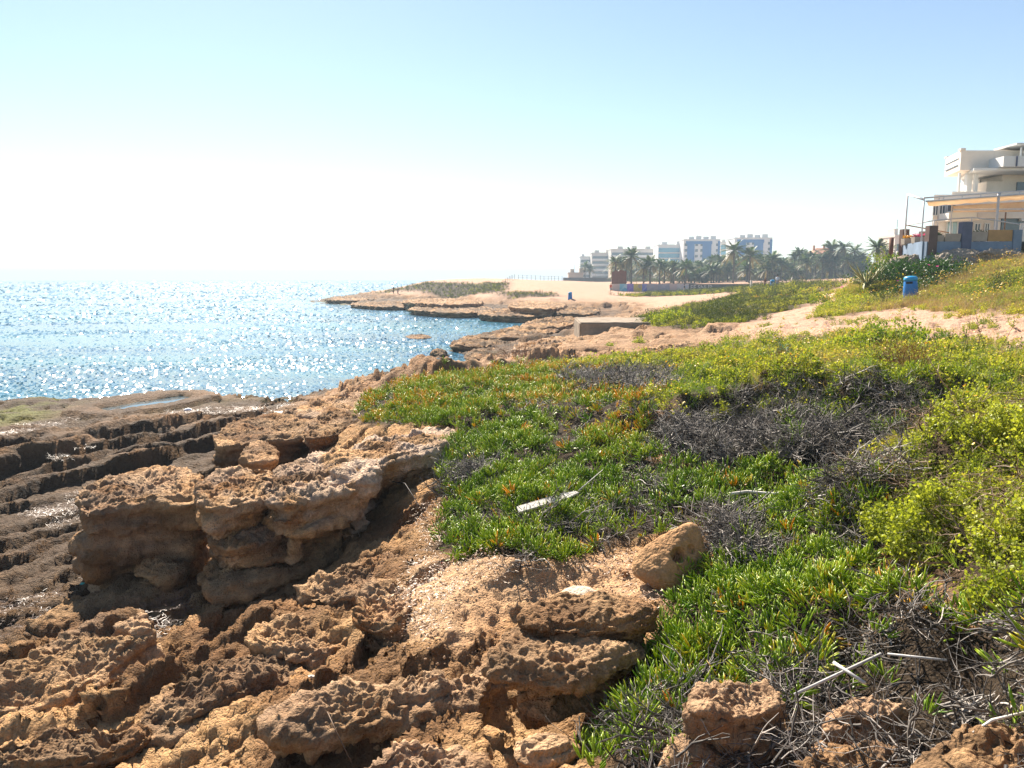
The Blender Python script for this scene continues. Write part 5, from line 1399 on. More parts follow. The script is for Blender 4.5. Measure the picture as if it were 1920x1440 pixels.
# ------------------------------------------------------------------ painted wall by the plain
def graffiti(name, cols, seed):
    t = NT(name); c = t.mapping(t.coord(), (1, 1, 1.6)); v = t.voro(c, 1.1, out=1); n = t.noise(c, 1.4, 3, .6, 1.5)
    s = t.n('ShaderNodeSeparateColor'); t.l(v, s.inputs[0])
    col = t.ramp(t.math('ADD', t.math('MULTIPLY', s.outputs[0], .6), t.math('MULTIPLY', n, .4)), [(.15 + .7 * i / (len(cols) - 1), k) for i, k in enumerate(cols)])
    return t.done(t.bsdf(col, .8, .2))
GW = empty('painted_wall', (wx(1148, 158), 158, tz((wx(1148, 158), 158))))
grey = (.25, .25, .27)
specs = [((1148, 1162), [(.5, .42, .38), (.45, .4, .38)]), ((1162, 1176), [(.1, .35, .5), (.25, .5, .6), (.5, .55, .6)]), ((1176, 1188), [(.18, .12, .4), (.3, .2, .5), (.1, .2, .4)]), ((1188, 1204), [(.45, .35, .06), (.5, .42, .12), (.1, .1, .3)]),
         ((1204, 1213), [(.05, .08, .4), (.4, .4, .5)]), ((1213, 1234), [grey, (.32, .3, .34), (.2, .25, .33)]), ((1234, 1256), [(.2, .22, .28), (.3, .3, .36)]), ((1256, 1270), [(.42, .34, .3), (.36, .32, .34)]), ((1270, 1292), [(.3, .36, .46), (.42, .4, .38), (.25, .28, .4)])]
yl = lambda px: 158 + (px - 1148) / 280 * 8
for (p0, p1), cs in specs:
    A = Vector((wx(p0, yl(p0)), yl(p0), 0)); B = Vector((wx(p1, yl(p1)), yl(p1), 0)); L = (B - A).length
    mb = MB(); mb.box(0.01, L - .01, -.12, .12, -.6, 1.45)
    o = mb.build('painted_panel', graffiti('graffiti_paint', cs, p0), GW); o.location = A - Vector((GW.location.x, GW.location.y, 0)); o.rotation_euler = (0, 0, math.atan2(B.y - A.y, B.x - A.x))
A = Vector((wx(1292, yl(1292)), yl(1292), 0)); B = Vector((wx(1430, yl(1430)), yl(1430), 0)); L = (B - A).length
o = MB().box(0, L, -.12, .12, -.6, 1.4).build('grey_panel', plain('dark_grey_paint', (.07, .085, .09), .85, .2, .3, .5), GW); o.location = A - Vector((GW.location.x, GW.location.y, 0)); o.rotation_euler = (0, 0, math.atan2(B.y - A.y, B.x - A.x))
cu = bpy.data.curves.new('lettering', 'FONT'); cu.body = 'EF SNUR'; cu.size = 1.35; cu.extrude = .01; cu.offset = .02
tx = bpy.data.objects.new('lettering', cu); COL.objects.link(tx); tx.data.materials.append(plain('pale_spray_paint', (.36, .38, .38), .8)); tx.parent = o; tx.location = (.3, -.15, .25); tx.rotation_euler = (math.pi / 2, 0, 0)
tag(GW, 'low wall covered with colourful graffiti before the palms', 'wall')
M_RUST = plain('rusty_sheet', (.16, .07, .045), .8, .2, .3, 1.5)
y = 163; HB = empty('hoarding', (wx(1147, y), y, 0)); HB.location.z = tz(HB.location)
zt = 4.6 + 6 / 1450 * y
for i in range(6):
    xw = wx(1147 + i * 4.6, y) - HB.location.x; MB().box(xw, xw + .5, -.03, .03, -.1, zt - HB.location.z + 1.3 - (.35 if i == 0 else .12 * (i % 3))).build('sheet', M_RUST, HB)
tag(HB, 'rust-brown sheet hoarding at the left end of the graffiti wall', 'hoarding')
post_fence('line of thin brown fence posts behind the graffiti wall', [(wx(px, 167), 167) for px in (1172, 1180, 1194, 1207, 1221, 1231, 1243, 1257, 1265, 1281, 1290)], 3.4, wires=3, r=.045)

# ------------------------------------------------------------------ palms
M_PTRUNK = plain('palm_trunk', (.10, .085, .07), .95, .15, .35, 4, .03)
def palm_crown(seed, n=46, L=3.0):
    k = Leaves(seed); R = k.R
    for i in range(n):
        a = R.uniform(0, 6.28); up = R.uniform(-.5, 1.3) if i > 5 else R.uniform(1.2, 2.5)
        ln = L * R.uniform(.8, 1.1); d = Vector((math.cos(a), math.sin(a), up)).normalized(); side = Vector((-math.sin(a), math.cos(a), 0)); droop = R.uniform(.25, .55)
        pts = [d * ln * t + Vector((0, 0, -droop * ln * t * t)) for t in (0, .2, .4, .6, .8, 1)]
        k.stick(pts, .035, .008, .2)
        lc = R.random() * .8 if up > -.1 else .9
        for j in range(26):
            t = .15 + .85 * j / 26; m = min(int(t * 5), 4); p = pts[m].lerp(pts[m + 1], t * 5 - m); tg = (pts[m + 1] - pts[m]).normalized()
            for sx in (-1, 1):
                dd = (side * sx * .9 + tg * .75 + Vector((0, 0, -.22 + R.uniform(-.1, .1)))).normalized(); ll = .5 * math.sin(math.pi * (.18 + .8 * t)) * L / 3 + .08
                b = len(k.V); w = tg * .06
                k.V += [p - w, p + w, p + dd * ll]; k.lc += [lc] * 3; k.T.append((b, b + 1, b + 2))
    return k
M_PALM = leafmat('palm_frond', (.03, .065, .02), (.09, .15, .045), .3, .5, .3, tint=False, cc=(.22, .15, .07))
CROWNS = [palm_crown(1000 + i, 44 + 4 * (i % 3), 2.9 + .2 * i).mesh('crown', M_PALM) for i in range(5)]
TRUNKS = []
for i in range(4):
    RR = random.Random(1010 + i); lean = RR.uniform(-.05, .05); cv = RR.uniform(-.04, .04); pts = []; rad = []
    for j in range(11):
        t = j / 10; pts.append((lean * t + cv * math.sin(3.14 * t), cv * t * .5, t)); rad.append((.24 if j else .32) * (1 - .25 * t) + (.05 if j == 10 else 0))
    mb = MB()
    # shaft is one unit high, radii kept in metres when stretched
    mb.tube(pts, rad, 9); TRUNKS.append((mb.mesh('trunk', True), pts[-1])); TRUNKS[-1][0].materials.append(M_PTRUNK)
def palm(label, px, topy, y, cs=1.0, group='palms of the grove', v=None, lean=0):
    x = wx(px, y); z = max(tz((x, y)), 2.5); top = 4.6 + (524 - topy) / FPX * y - 1.6 * cs
    h = max(2.0, top - z); v = rng.integers(0, 20) if v is None else v
    root = empty('palm_tree', (x, y, z), rng.uniform(-.4, .4)); root.rotation_euler = (0, lean, 0)
    me, tip = TRUNKS[v % 4]
    o = link('trunk', me, None, root); o.scale = (1, 1, h + .05); o.location = (0, 0, -.05)
    o = link('crown', CROWNS[v % 5], None, root); o.location = (tip[0], tip[1], h); o.rotation_euler = (0, 0, rng.uniform(0, 6.28)); s = cs * rng.uniform(.9, 1.1); o.scale = (s, s, s)
    return tag(root, label, 'palm tree', group)
for px, ty, y, cs, lab in [
    (1097, 492, 330, .9, 'leftmost far palm before the white flats'), (1105, 497, 330, .9, 'short far palm next to the leftmost one'),
    (1154, 478, 215, 1.0, 'leftmost tall palm of the grove, above the rusty hoarding'), (1166, 484, 220, .9, 'palm squeezed between the leftmost tall pair'), (1174, 482, 222, .95, 'slanting palm beside the tallest of the left group'), (1184, 468, 215, 1.1, 'tallest palm of the left group with a big round crown'),
    (1207, 492, 225, .9, 'lower palm right of the left group'), (1219, 482, 225, 1.1, 'bushy palm standing before the gap in the flats'), (1237, 486, 220, 1.0, 'slim palm in front of the glass building\'s left edge'), (1263, 488, 225, 1.0, 'palm in front of the glass building'), (1286, 487, 215, 1.15, 'full-crowned palm before the first blue building'),
    (1375, 453, 215, 1.45, 'highest palm before the gap between the blue buildings'), (1405, 466, 215, 1.2, 'tall palm in front of the right blue building'), (1447, 474, 230, 1.1, 'palm at the right end of the right blue building'), (1472, 488, 235, 1.0, 'lower palm right of the blue buildings'),
    (1488, 474, 240, .9, 'left one of a close pair of palms'), (1497, 465, 240, 1.0, 'right, taller one of a close pair of palms'), (1520, 472, 235, 1.0, 'palm left of the tiled roof'), (1558, 456, 235, 1.25, 'tall palm just right of the tiled roof'), (1580, 452, 230, 1.15, 'tallest palm on the right of the grove'), (1600, 460, 235, 1.05, 'palm right of the tallest one'), (1612, 472, 235, 1.1, 'last palm of the grove before the agave'),
    (1642, 452, 130, .75, 'lone palm rising behind the slope left of the terrace'), (1662, 462, 150, .7, 'palm half hidden behind the red-brown post')]:
    palm(lab, px, ty, y, cs * 1.15)
RR = np.random.default_rng(55)
for i in range(210):
    px = RR.uniform(1240, 1620) if i > 14 else RR.uniform(1150, 1250); y = RR.uniform(225, 320)
    base = 492 if px < 1330 else (484 if px < 1460 else (488 if px < 1500 else 478))
    palm('palm in the dense hazy grove between the named skyline palms', px, base + RR.uniform(-6, 22), y, RR.uniform(.95, 1.35), 'palms massed in the grove')
# undergrowth below the palms
xs = RR.uniform(1180, 1620, 2600); ys = RR.uniform(255, 340, 2600)
q = np.c_[(xs - 960) / FPX * ys, ys]
plant('grove_undergrowth', 'dark undergrowth among the palm trunks', q, OLIVE, 2.6, 4.6, lambda q, r: .2 + .4 * r.random(len(q)), 1100, .2, 0)

# ------------------------------------------------------------------ far buildings
M_CREAM = plain('cream_render', (.62, .58, .52), .85, .2, .08, .3); M_WHITE = plain('white_render', (.72, .72, .70), .85, .2, .08, .3)
M_BLUEP = plain('blue_panel', (.015, .13, .38), .4, .5, .12, .3); M_TEAL = plain('teal_glass', (.07, .28, .42), .15, .6, .15, .3); M_GLASSD = plain('window_glass', (.06, .09, .12), .12, .6, .2, .5)
M_TILE = plain('roof_tile', (.50, .24, .14), .9, .2, .2, .8); M_BEIGE = plain('beige_render', (.55, .45, .36), .85, .2, .1, .3)
def flats(label, p0, p1, topy, y, depth, floors, wall, band, style='bands', name='apartment_building', roofbits=2):
    x0, x1 = wx(p0, y), wx(p1, y); zt = zz(topy, y); zb = 2.0; w = x1 - x0
    root = empty(name, (x0, y, zb)); H = zt - zb
    MB().box(0, w, 0, depth, 0, H).build('wall', wall, root)
    fh = 3.0; nf = min(floors, int(H / fh) - 1)
    for f in range(nf):
        z = H - 1.2 - (f + 1) * fh + 1.0
        if style == 'bands':      # balcony fronts with shaded openings above them
            MB().box(.5, w - .5, -.04, .3, z + .1, z + 1.55).build('window_band', M_GLASSD, root)
            MB().box(.2, w - .2, -.9, -.002, z - 1.05, z - .05).build('balcony', band, root)
        elif style == 'glass':
            MB().box(.15, w - .15, -.5, -.003, z - .5, z + 1.7).build('window_band', M_TEAL, root)
            MB().box(0, w, -.7, -.004, z - .85, z - .6).build('floor_edge', wall, root)
        else:
            nw = max(2, int(w / 2.6))
            for k in range(nw):
                xx = (k + .5) * w / nw
                if style == 'grid' or k in (0, 2, 3, nw - 1):
                    MB().box(xx - .75, xx + .75, -.06, .2, z, z + 1.4).build('window', M_GLASSD, root)
    if style == 'panel':
        nw = 4
        for a, b in ((.10, .30), (.52, .76)):
            MB().box(w * a, w * b, -.35, -.003, .5, H - 2.2).build('blue_panel', M_BLUEP, root)
        MB().box(w * .06, w * .78, -.3, -.36 + .05, H - 2.2, H - .6).build('top_band', band, root)
        MB().box(w * .94, w * 1.0, -.5, .5, 0, H - .5).build('corner_strip', M_BLUEP, root)
    MB().box(-.15, w + .15, -.2, depth, H, H + .5).build('parapet', wall, root)
    for k in range(roofbits):
        a = w * (.15 + .6 * k / max(1, roofbits - 1)); MB().box(a, a + min(3, w * .25), 1.5, 5, H + .5, H + 1.9 + .4 * (k % 2)).build('roof_hut', wall, root)
    MB().tube([(w * .4, 2, H + .4), (w * .4, 2, H + 4)], .06, 4).build('aerial', M_GLASSD, root)
    return tag(root, label, 'building')
flats('leftmost narrow white block of flats', 1087.5, 1108, 482, 480, 14, 9, M_WHITE, M_WHITE, 'bands', roofbits=1)
flats('cream block of flats with balconies next to the leftmost one', 1109, 1145, 475, 470, 14, 9, M_CREAM, M_WHITE, 'bands')
flats('long cream block of flats in the middle of the white row', 1145, 1231, 468, 455, 15, 10, M_CREAM, M_WHITE, 'bands', roofbits=3)
flats('glass-fronted teal building beside the cream flats', 1233, 1279, 460, 430, 15, 9, M_WHITE, M_TEAL, 'glass')
flats('wide blue and white building with many small windows', 1280, 1348, 450, 420, 16, 10, M_WHITE, M_BLUEP, 'panel', roofbits=4)
flats('pale slim building between the two blue ones', 1349, 1374, 455, 445, 14, 9, M_CREAM, M_TEAL, 'glass', roofbits=1)
flats('right blue and white tower with a dark blue front', 1375, 1445, 447, 410, 16, 10, M_WHITE, M_BLUEP, 'panel', roofbits=4)
flats('small pale building behind the terrace at the red-brown post', 1674, 1700, 444, 180, 8, 3, M_CREAM, M_WHITE, 'bands', 'house', 1)
flats('low beige building behind the left palms', 1146, 1235, 497, 350, 10, 3, M_BEIGE, M_CREAM, 'grid', 'house', 0)
flats('low pale house behind the middle palms', 1240, 1335, 499, 345, 10, 3, M_CREAM, M_CREAM, 'grid', 'house', 0)
flats('little cream building alone on the far shore, left of the flats', 1066, 1094, 513, 330, 6, 1, M_BEIGE, M_CREAM, 'grid', 'house', 2)
flats('long low cream building glimpsed between the palm trunks', 1400, 1520, 512, 350, 8, 1, M_BEIGE, M_CREAM, 'grid', 'house', 0)
y = 310; o = MB().box(wx(1056, y), wx(1146, y), y, y + .4, 1.5, zz(520.5, y)).build('garden_wall', plain('dark_stone_wall', (.13, .12, .11), .95), None); tag(o, 'long dark low wall at the far end of the sandy plain', 'wall')
# house with a tiled roof behind the palms
y = 300; x0, x1 = wx(1522, y), wx(1572, y); zt = zz(476, y); root = empty('tiled_house', (x0, y, 3)); w = x1 - x0
MB().box(0, w, 0, 9, 0, zt - 3).build('wall', M_BEIGE, root)
z1 = zt - 3; rh = zz(464, y) - zt
roof = MB().add([(-.6, -.6, z1), (w + .6, -.6, z1), (w + .6, 9.6, z1), (-.6, 9.6, z1), (w * .3, 4.5, z1 + rh), (w * .75, 4.5, z1 + rh)], [(0, 1, 5, 4), (1, 2, 5), (2, 3, 4, 5), (3, 0, 4), (3, 2, 1, 0)]).build('roof', M_TILE, root)
for k in (.12, .5, .72): MB().box(w * k, w * k + .7, 3, 3.7, z1 + .6, z1 + rh + .9).build('chimney', M_TILE, roof)
for k in range(4): MB().box(w * (.12 + .22 * k), w * (.12 + .22 * k) + 1.1, -.05, .2, z1 - 2.4, z1 - .9).build('window', M_GLASSD, root)
tag(root, 'house with an orange tiled roof rising above the palms', 'house')

# ------------------------------------------------------------------ the terrace and the house above the slope
M_RENDER = plain('pinkish_render', (.86, .77, .69), .9, .2, .15, .6, .01); M_RENDER2 = plain('grey_beige_render', (.80, .71, .61), .9, .2, .15, .6, .01); M_WALLBLUE = plain('blue_wall_paint', (.18, .24, .33), .85, .2, .25, 1.2)
M_PILB = plain('brown_pillar', (.13, .085, .075), .9, .2, .25, 2); M_PILBLUE = plain('blue_pillar_paint', (.10, .11, .17), .85, .2, .2, 2); M_PLANT = plain('concrete_planter', (.36, .30, .25), .9, .2, .2, 2)
M_ORANGEP = plain('ochre_panel', (.42, .24, .09), .8, .2, .2, 2); M_STEEL = plain('white_steel', (.55, .52, .52), .5, .4, .15, 3); M_RUSTY = plain('rusty_rail', (.28, .15, .08), .7, .3, .3, 6)
def awnmat():
    t = NT('orange_awning'); c = t.coord(); col = t.mix(t.ramp(t.noise(c, 1.2, 5, .7), [(.4, 0), (.7, 1)]), (.86, .72, .54), (.76, .58, .40))
    p = t.bsdf(col, .8, .2); tr = t.n('ShaderNodeBsdfTranslucent'); t.l(col, tr.inputs[0]); m = t.n('ShaderNodeMixShader'); m.inputs[0].default_value = .5
    t.l(p.outputs[0], m.inputs[1]); t.l(tr.outputs[0], m.inputs[2]); return t.done(m)
M_AWN = awnmat()

YF = 42.2                                                          # front of the terrace
Z0 = 6.2
H = empty('seaside_house', (25.6, 48, Z0))
def hb(name, x0, x1, y0, y1, z0, z1, mat, parent=H, bevel=0, ref=None):
    r = Vector(H.location if ref is None else ref)
    return MB().box(x0 - r.x, x1 - r.x, y0 - r.y, y1 - r.y, z0 - r.z, z1 - r.z).build(name, mat, parent, False, bevel)
def hp_(name, poly, z0, z1, mat): return MB().prism([(a - 25.6, b - 48) for a, b in poly], z0 - Z0, z1 - Z0).build(name, mat, H)
hp_('wall', [(25.6, 48), (40, 48), (40, 58), (31.6, 58)], Z0, 9.7, M_RENDER)
for a, b in ((1744, 1752), (1756, 1765)):                          # narrow upper windows by the corner
    hb('window', wx(a, 47.9), wx(b, 47.9), 47.93, 47.997, zz(403, 47.9), zz(386, 47.9), M_GLASSD)
w1 = hb('window', wx(1770, 47.9), wx(1785, 47.9), 47.93, 47.997, zz(396, 47.9), zz(385, 47.9), M_GLASSD)
bal = hb('balcony', wx(1770, 47), wx(1822, 47), 46.8, 47.99, zz(411, 47), zz(399, 47), M_WHITE)
hb('balcony_floor', wx(1768, 47), wx(1826, 47), 46.7, 47.99, zz(414, 47), zz(411, 47) - .004, M_RENDER2)
d1 = hb('glass_door', wx(1772, 47.9), wx(1790, 47.9), 47.9, 47.996, Z0 + .3, zz(416, 47.9), plain('pale_door_glass', (.35, .5, .52), .1, .6))
for a, b in ((1824, 1833), (1843, 1850)):
    hb('window', wx(a, 47.9), wx(b, 47.9), 47.93, 47.997, zz(432, 47.9), zz(420, 47.9), M_GLASSD)
hb('shop_front', wx(1873, 47.9), 40, 47.9, 47.996, Z0 + .3, zz(410, 47.9), M_GLASSD)
hb('lintel', wx(1821, 47.9), 40, 47.6, 47.994, zz(410, 47.9), zz(400, 47.9), M_RENDER2)
hb('pilaster', wx(1862, 47.9), wx(1868, 47.9), 47.75, 47.993, Z0 + .3, zz(410, 47.9), M_RENDER2)
for wo in [o_ for o_ in H.children if o_.name.startswith('window') or o_.name.startswith('glass_door')]:
    cs = [v.co for v in wo.data.vertices]; ax, bx2 = min(c.x for c in cs), max(c.x for c in cs); az, bz = min(c.z for c in cs), max(c.z for c in cs); fy = min(c.y for c in cs)
    mb = MB(); fw = .05
    for q in ((ax - fw, ax, az - fw, bz + fw), (bx2, bx2 + fw, az - fw, bz + fw), (ax, bx2, bz, bz + fw), (ax, bx2, az - fw, az), ((ax + bx2) / 2 - .02, (ax + bx2) / 2 + .02, az, bz)): mb.box(q[0], q[1], fy - .05, fy - .002, q[2], q[3])
    mb.build('frame', M_WHITE, wo)
MB().tube([(.3, -.06, 3.4), (.3, -.06, .2)], .04, 6).build('drain_pipe', M_STEEL, H); MB().box(5.2, 6.0, -.35, -.01, 1.9, 2.4).build('air_unit', M_WHITE, H, False, .02)
# upper storey: open loggia on posts, then a solid room
hp_('terrace_slab', [(27.0, 48.6), (40, 48.6), (40, 57), (33.2, 57)], 9.702, 9.95, M_RENDER2)
for px, yy, ww in ((1798, 50.2, .12), (1808, 53.5, .3), (1815, 50.6, .32), (1829, 50.3, .2), (1838, 53.5, .3), (1802, 55.5, .25)):
    hb('post', wx(px, yy, 10.6) - ww / 2, wx(px, yy, 10.6) + ww / 2, yy - ww / 2, yy + ww / 2, 9.95, 11.26, M_WHITE)
hb('sill_wall', wx(1816, 53.6, 10.2), wx(1838, 53.6, 10.2), 53.5, 53.7, 9.95, 10.35, M_RENDER2)
hb('room', wx(1850, 51, 10.5), 40, 51, 53.5, 9.95, 10.85, M_RENDER2)
hb('room_top', wx(1880, 51, 11), 40, 51.002, 53.5, 10.851, 11.26, M_RENDER2)
hp_('loggia_roof', [(wx(1826, 49, 11.3), 49), (40, 49), (40, 57), (wx(1815, 57, 11.3), 57), (wx(1800, 53, 11.3), 53)], 11.262, 11.41, M_WHITE)
hb('dark_door', wx(1907, 50.9, 10.4), wx(1925, 50.9, 10.4), 50.9, 50.996, 9.95, 10.8, M_GLASSD)
# roof terrace parapet: a box jutting out on the left
P0 = [(28.17, 50.0), (33.8, 50.0), (33.8, 53.2), (28.97, 53.2)]
mb = MB(); mb.prism([(a - 25.6, b - 48) for a, b in P0], 11.42 - Z0, 12.62 - Z0); par = mb.build('roof_parapet', M_RENDER2, H)
mb = MB(); mb.box(28.12 - 25.6, 28.42 - 25.6, 49.95 - 48, 50.3 - 48, 12.62 - Z0, 12.75 - Z0); mb.build('coping_block', M_RENDER2, par)
mb = MB(); mb.box(28.92 - 25.6, 29.17 - 25.6, 53.0 - 48, 53.3 - 48, 12.62 - Z0, 12.72 - Z0); mb.build('coping_block', M_RENDER2, par)
for zq in (11.75, 12.15): 
    mb = MB(); mb.add([(28.27 - 25.6 - .03, 50.4 - 48, zq - Z0), (28.92 - 25.6 - .03, 53.0 - 48, zq - Z0), (28.92 - 25.6 - .03, 53.0 - 48, zq - Z0 + .06), (28.27 - 25.6 - .03, 50.4 - 48, zq - Z0 + .06)], [(0, 1, 2, 3)]); o = mb.build('slot', M_GLASSD, par); o.modifiers.new('thick', 'SOLIDIFY').thickness = .02
bx_ = hb('upper_balcony', wx(1882, 48.5, 11.8), 40, 48.5, 50.9, 11.43, 12.05, M_WHITE)
hb('upper_balcony_frame', wx(1907, 48.4, 11.8), wx(1908.5, 48.4, 11.8), 48.4, 48.498, 11.43, 12.05, M_PILBLUE, H)
hb('roof_room', wx(1884, 51, 12.4), 40, 51, 54, 12.06, 12.75, M_RENDER)
for k in range(6): hb('baluster', 31.2 + k * .22, 31.28 + k * .22, 48.9, 48.98, 12.05, 12.62, M_WHITE)
hb('roof_edge', 30.8, 40, 48.7, 51, 12.76, 12.86, M_WHITE)
tag(H, 'pale multi-level seaside house with jutting roof terrace above the slope', 'house')

T = empty('terrace_wall', (22.8, YF, Z0 - .6))
def tb(name, x0, x1, y0, y1, z0, z1, mat, parent=T, bevel=0): return hb(name, x0, x1, y0, y1, z0, z1, mat, parent, bevel, T.location)
P1 = Vector((23.3, 46.9, 0)); P2 = Vector((22.25, YF, 0))
tb('front_base', 22.3, 28.4, YF, YF + .35, Z0 - .6, 6.62, M_WALLBLUE)
mb = MB(); mb.prism([(P2.x - 22.8, .36), (P2.x + .35 - 22.8, .36), (P1.x + .35 - 22.8, P1.y - YF), (P1.x - 22.8, P1.y - YF)], 0, 1.05); mb.build('side_base', M_WALLBLUE, T)
tb('floor_slab', 23.8, 34, YF + .36, 47.99, Z0 - .3, Z0 + .12, M_RENDER2)
def pillar(px0, px1, yy, zt, m1, m2):
    o = tb('pillar', wx(px0, yy), wx(px1, yy), yy - .05, yy + .4, Z0 - .3, zt, m1, T, .01)
    return o
pillar(1739, 1755, YF - .02, zz(423, YF), M_PILB, None); pillar(1801, 1819, YF - .02, zz(416, YF), M_PILBLUE, None); pillar(1897, 1913, YF - .02, zz(431, YF), M_WALLBLUE, None)
tb('pillar', P1.x - .1, P1.x + .3, P1.y - .2, P1.y + .2, Z0 - .2, zz(430, 46.9), M_PILB); tb('pillar', wx(1721, 50), wx(1732, 50), 49.8, 50.1, Z0 - .2, zz(434, 50), M_PILB)
tb('ochre_panel', wx(1851, YF), wx(1896, YF), YF + .02, YF + .12, 6.64, zz(431, YF), M_ORANGEP)
tb('white_end_wall', wx(1914, YF), 30, YF, YF + .3, Z0 - .6, 7.6, M_RENDER)
rail = [(wx(1695, 46.6), 46.6, zz(422, 46.6)), (wx(1747, 42.4), 42.4, zz(413.5, 42.4)), (wx(1817, 42.5), 42.5, zz(407.5, 42.5)), (wx(1860, 42.5), 42.5, zz(413, 42.5)), (wx(1917, 42.5), 42.5, zz(422.5, 42.5))]
o0 = Vector(T.location)
MB().tube([Vector(p) - o0 for p in rail], .035, 6).build('hand_rail', M_STEEL, T, True)
for p in rail: MB().tube([Vector((p[0], p[1], p[2])) - o0, Vector((p[0], p[1], 7.0)) - o0], .025, 6).build('rail_post', M_STEEL, T, True)
MB().tube([Vector(rail[0]) - o0, Vector((wx(1783, 46.6), 46.8, zz(437, 46.8))) - o0], .035, 6).build('low_rail', M_RUSTY, T, True)
tag(T, 'blue-based terrace wall with pillars on top of the slope', 'terrace wall')

def planter(label, p0, p1, t0, b0, yy, flowers=None, seed=0, side=False):
    x0, x1 = wx(p0, yy), wx(p1, yy); za, zb_ = zz(b0, yy), zz(t0, yy); root = empty('planter', (x0, yy, max(za, 6.63))); w = x1 - x0; h = zb_ - root.location.z
    mb = MB(); mb.add([(.03, .03, 0), (w - .03, .03, 0), (w - .03, .4, 0), (.03, .4, 0), (0, 0, h), (w, 0, h), (w, .43, h), (0, .43, h), (.04, .04, h), (w - .04, .04, h), (w - .04, .39, h), (.04, .39, h), (.04, .04, h - .08), (w - .04, .04, h - .08), (w - .04, .39, h - .08), (.04, .39, h - .08)],
                      [(0, 3, 2, 1), (0, 1, 5, 4), (1, 2, 6, 5), (2, 3, 7, 6), (3, 0, 4, 7), (4, 5, 9, 8), (5, 6, 10, 9), (6, 7, 11, 10), (7, 4, 8, 11), (8, 9, 13, 12), (9, 10, 14, 13), (10, 11, 15, 14), (11, 8, 12, 15), (12, 13, 14, 15)])
    mb.build('trough', M_PLANT, root)
    for k in range(3): MB().box(.08 + k * (w - .2) / 2.2, .2 + k * (w - .2) / 2.2, .05, .38, -.045, 0).build('foot', M_PLANT, root)
    if flowers:
        k = Leaves(seed); R = k.R
        for i in range(220): k.leaf((R.uniform(.05, w - .05), R.uniform(.05, .4), h - .05 + R.random() ** 2 * .16), (R.uniform(-1, 1), R.uniform(-1, 1), R.uniform(0, 1)), .08, .025, R.random() * .6)
        link('foliage', k.mesh('foliage', M_OLIVE), None, root)
        if flowers != 'green':
            k = Leaves(seed + 1); R = k.R
            for i in range(160): k.leaf((R.uniform(.0, w), R.uniform(-.03, .4), h + R.random() * .16), (R.uniform(-1, 1), R.uniform(-1, 1), R.uniform(0, 1)), .06, .03, R.random())
            link('blossom', k.mesh('blossom', flowers), None, root)
    return tag(root, label, 'planter', 'planters along the terrace')
planter('leftmost planter full of orange flowers', 1694, 1712, 447, 462, 45.8, M_ORANGE, 1)
planter('planter with magenta flowers left of the corner pillar', 1713, 1737, 444, 460, 44.2, M_PINK, 3)
planter('bare planter just right of the corner pillar', 1756, 1769, 441, 457, YF, 'green', 5)
planter('wide empty planter left of the blue pillar', 1770, 1800, 438, 456, YF)
planter('planter with green leaves right of the blue pillar', 1815, 1850, 434.5, 452, YF, 'green', 7)

A = empty('awning', (23.0, 45, Z0))
ao = Vector(A.location)
def pole(name, pts, r, mat=M_STEEL): MB().tube([Vector(p) - ao for p in pts], r, 6).build(name, mat, A, True)
def V3(px, py, y): return tuple(at_y(px, py, y))
pole('post', [V3(1702, 364, 46.5), (at_y(1702, 364, 46.5)[0], 46.5, Z0 + .1)], .045); pole('post', [V3(1733, 372, 43.4), (at_y(1733, 372, 43.4)[0], 43.4, Z0 + .1)], .04); pole('post', [V3(1785, 384, 44.5), (at_y(1785, 384, 44.5)[0], 44.5, Z0 + .1)], .035)
pole('post', [V3(1873, 362, 43.4), (at_y(1873, 362, 43.4)[0], 43.4, Z0 + .1)], .07); pole('post', [V3(1886, 398, 44), (at_y(1886, 398, 44)[0], 44, Z0 + .1)], .04, M_RUSTY)
pole('beam', [V3(1702, 364.5, 46.5), V3(1732, 374, 43.4)], .06); pole('beam', [V3(1732, 371, 43.4), V3(1935, 357, 43.4)], .05); pole('beam', [V3(1736, 377.5, 43.3), V3(1935, 363, 43.3)], .05); pole('beam', [V3(1787, 393, 44.4), V3(1935, 392, 44.4)], .06)
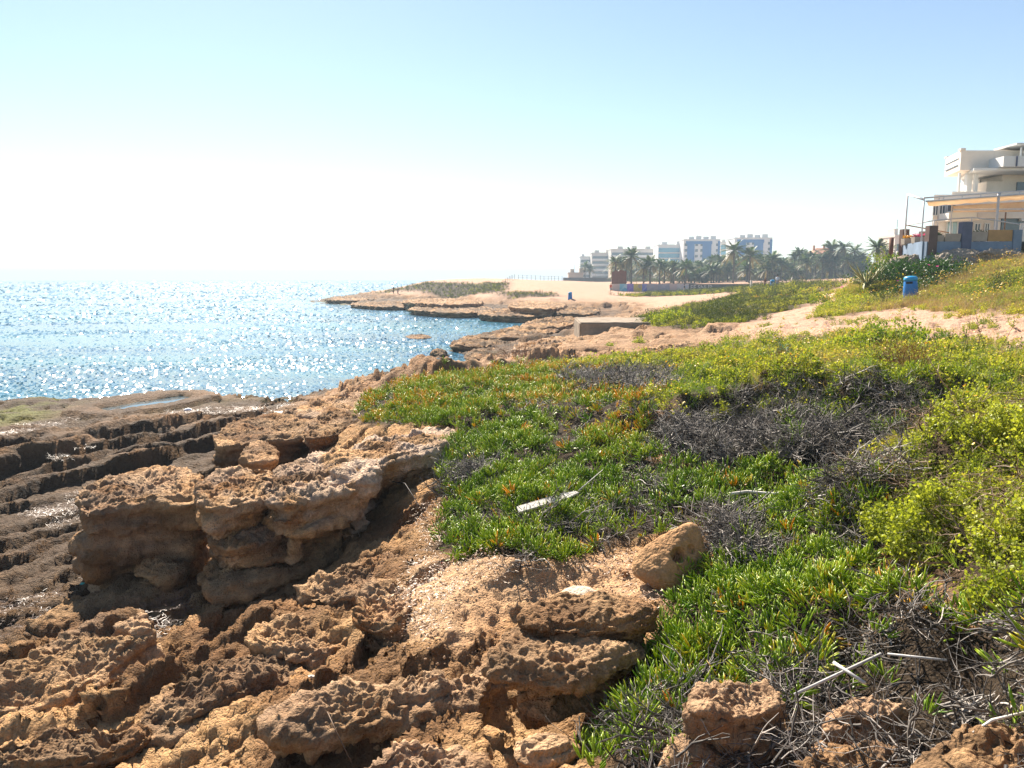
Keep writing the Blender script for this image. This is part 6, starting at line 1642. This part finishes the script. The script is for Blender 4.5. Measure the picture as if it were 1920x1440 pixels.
for px in (1768, 1803, 1838, 1875, 1911): pole('strut', [V3(px, 377.5 - (px - 1736) * .0728, 43.3), V3(px + 2, 371 - (px - 1732) * .069, 43.4)], .025)
def cloth(name, quads):
    v = [Vector(at_y(*q)) - ao for q in quads]; n = 14; mb = MB()
    for j in range(7):
        for i in range(n + 1):
            a = v[0].lerp(v[1], i / n); b = v[3].lerp(v[2], i / n); p = a.lerp(b, j / 6); p.z -= .12 * math.sin(math.pi * j / 6) * (1 + .3 * math.sin(i * 2.2)); mb.v.append(tuple(p))
    for j in range(6):
        for i in range(n): mb.f.append((j * (n + 1) + i, j * (n + 1) + i + 1, (j + 1) * (n + 1) + i + 1, (j + 1) * (n + 1) + i))
    o = mb.build(name, M_AWN, A, True); o.modifiers.new('thick', 'SOLIDIFY').thickness = .01
cloth('canopy', [(1738, 378, 43.4), (1935, 364, 43.4), (1935, 372, 46.8), (1745, 385, 46.8)])
cloth('valance', [(1787, 386, 44.6), (1935, 377, 44.6), (1935, 397, 44.9), (1787, 397.5, 44.9)])
tag(A, 'rusty orange awning on white poles over the terrace', 'awning')
o = bar('brown_post', 'red-brown square post left of the terrace', (wx(1670, 47.5), 47.5, 5.6), (wx(1670, 47.5), 47.5, zz(446, 47.5)), .14, M_RUST, 'post', 4)
# grey rock faces under the terrace
M_GREYROCK = M_ROCK
def outcrop(label, x, y, z, w, d, h, seed):
    R = random.Random(seed); pts = [(R.uniform(-1, 1) * w / 2, R.uniform(-1, 1) * d / 2, R.uniform(-.5, 1) * h * (.5 + .5 * R.random())) for _ in range(26)]
    hull_rock(label, pts, (x, y, z), seed, 5, .16, None, 0, 0, 'rock_outcrop', 'rock', 0, np.array([.30, .25, .20]), None, 4)
outcrop('grey rock outcrop under the left end of the terrace wall', wx(1705, 43.8), 43.8, 5.25, 3.2, 2.4, 1.1, 1201)
outcrop('long grey rock outcrop under the terrace front', wx(1800, 41.2), 41.2, 5.5, 4.0, 2.2, 1.0, 1202)
outcrop('pale grey rock outcrop under the right end of the terrace', wx(1875, 40.3), 40.6, 5.35, 3.4, 2.4, 1.1, 1203)
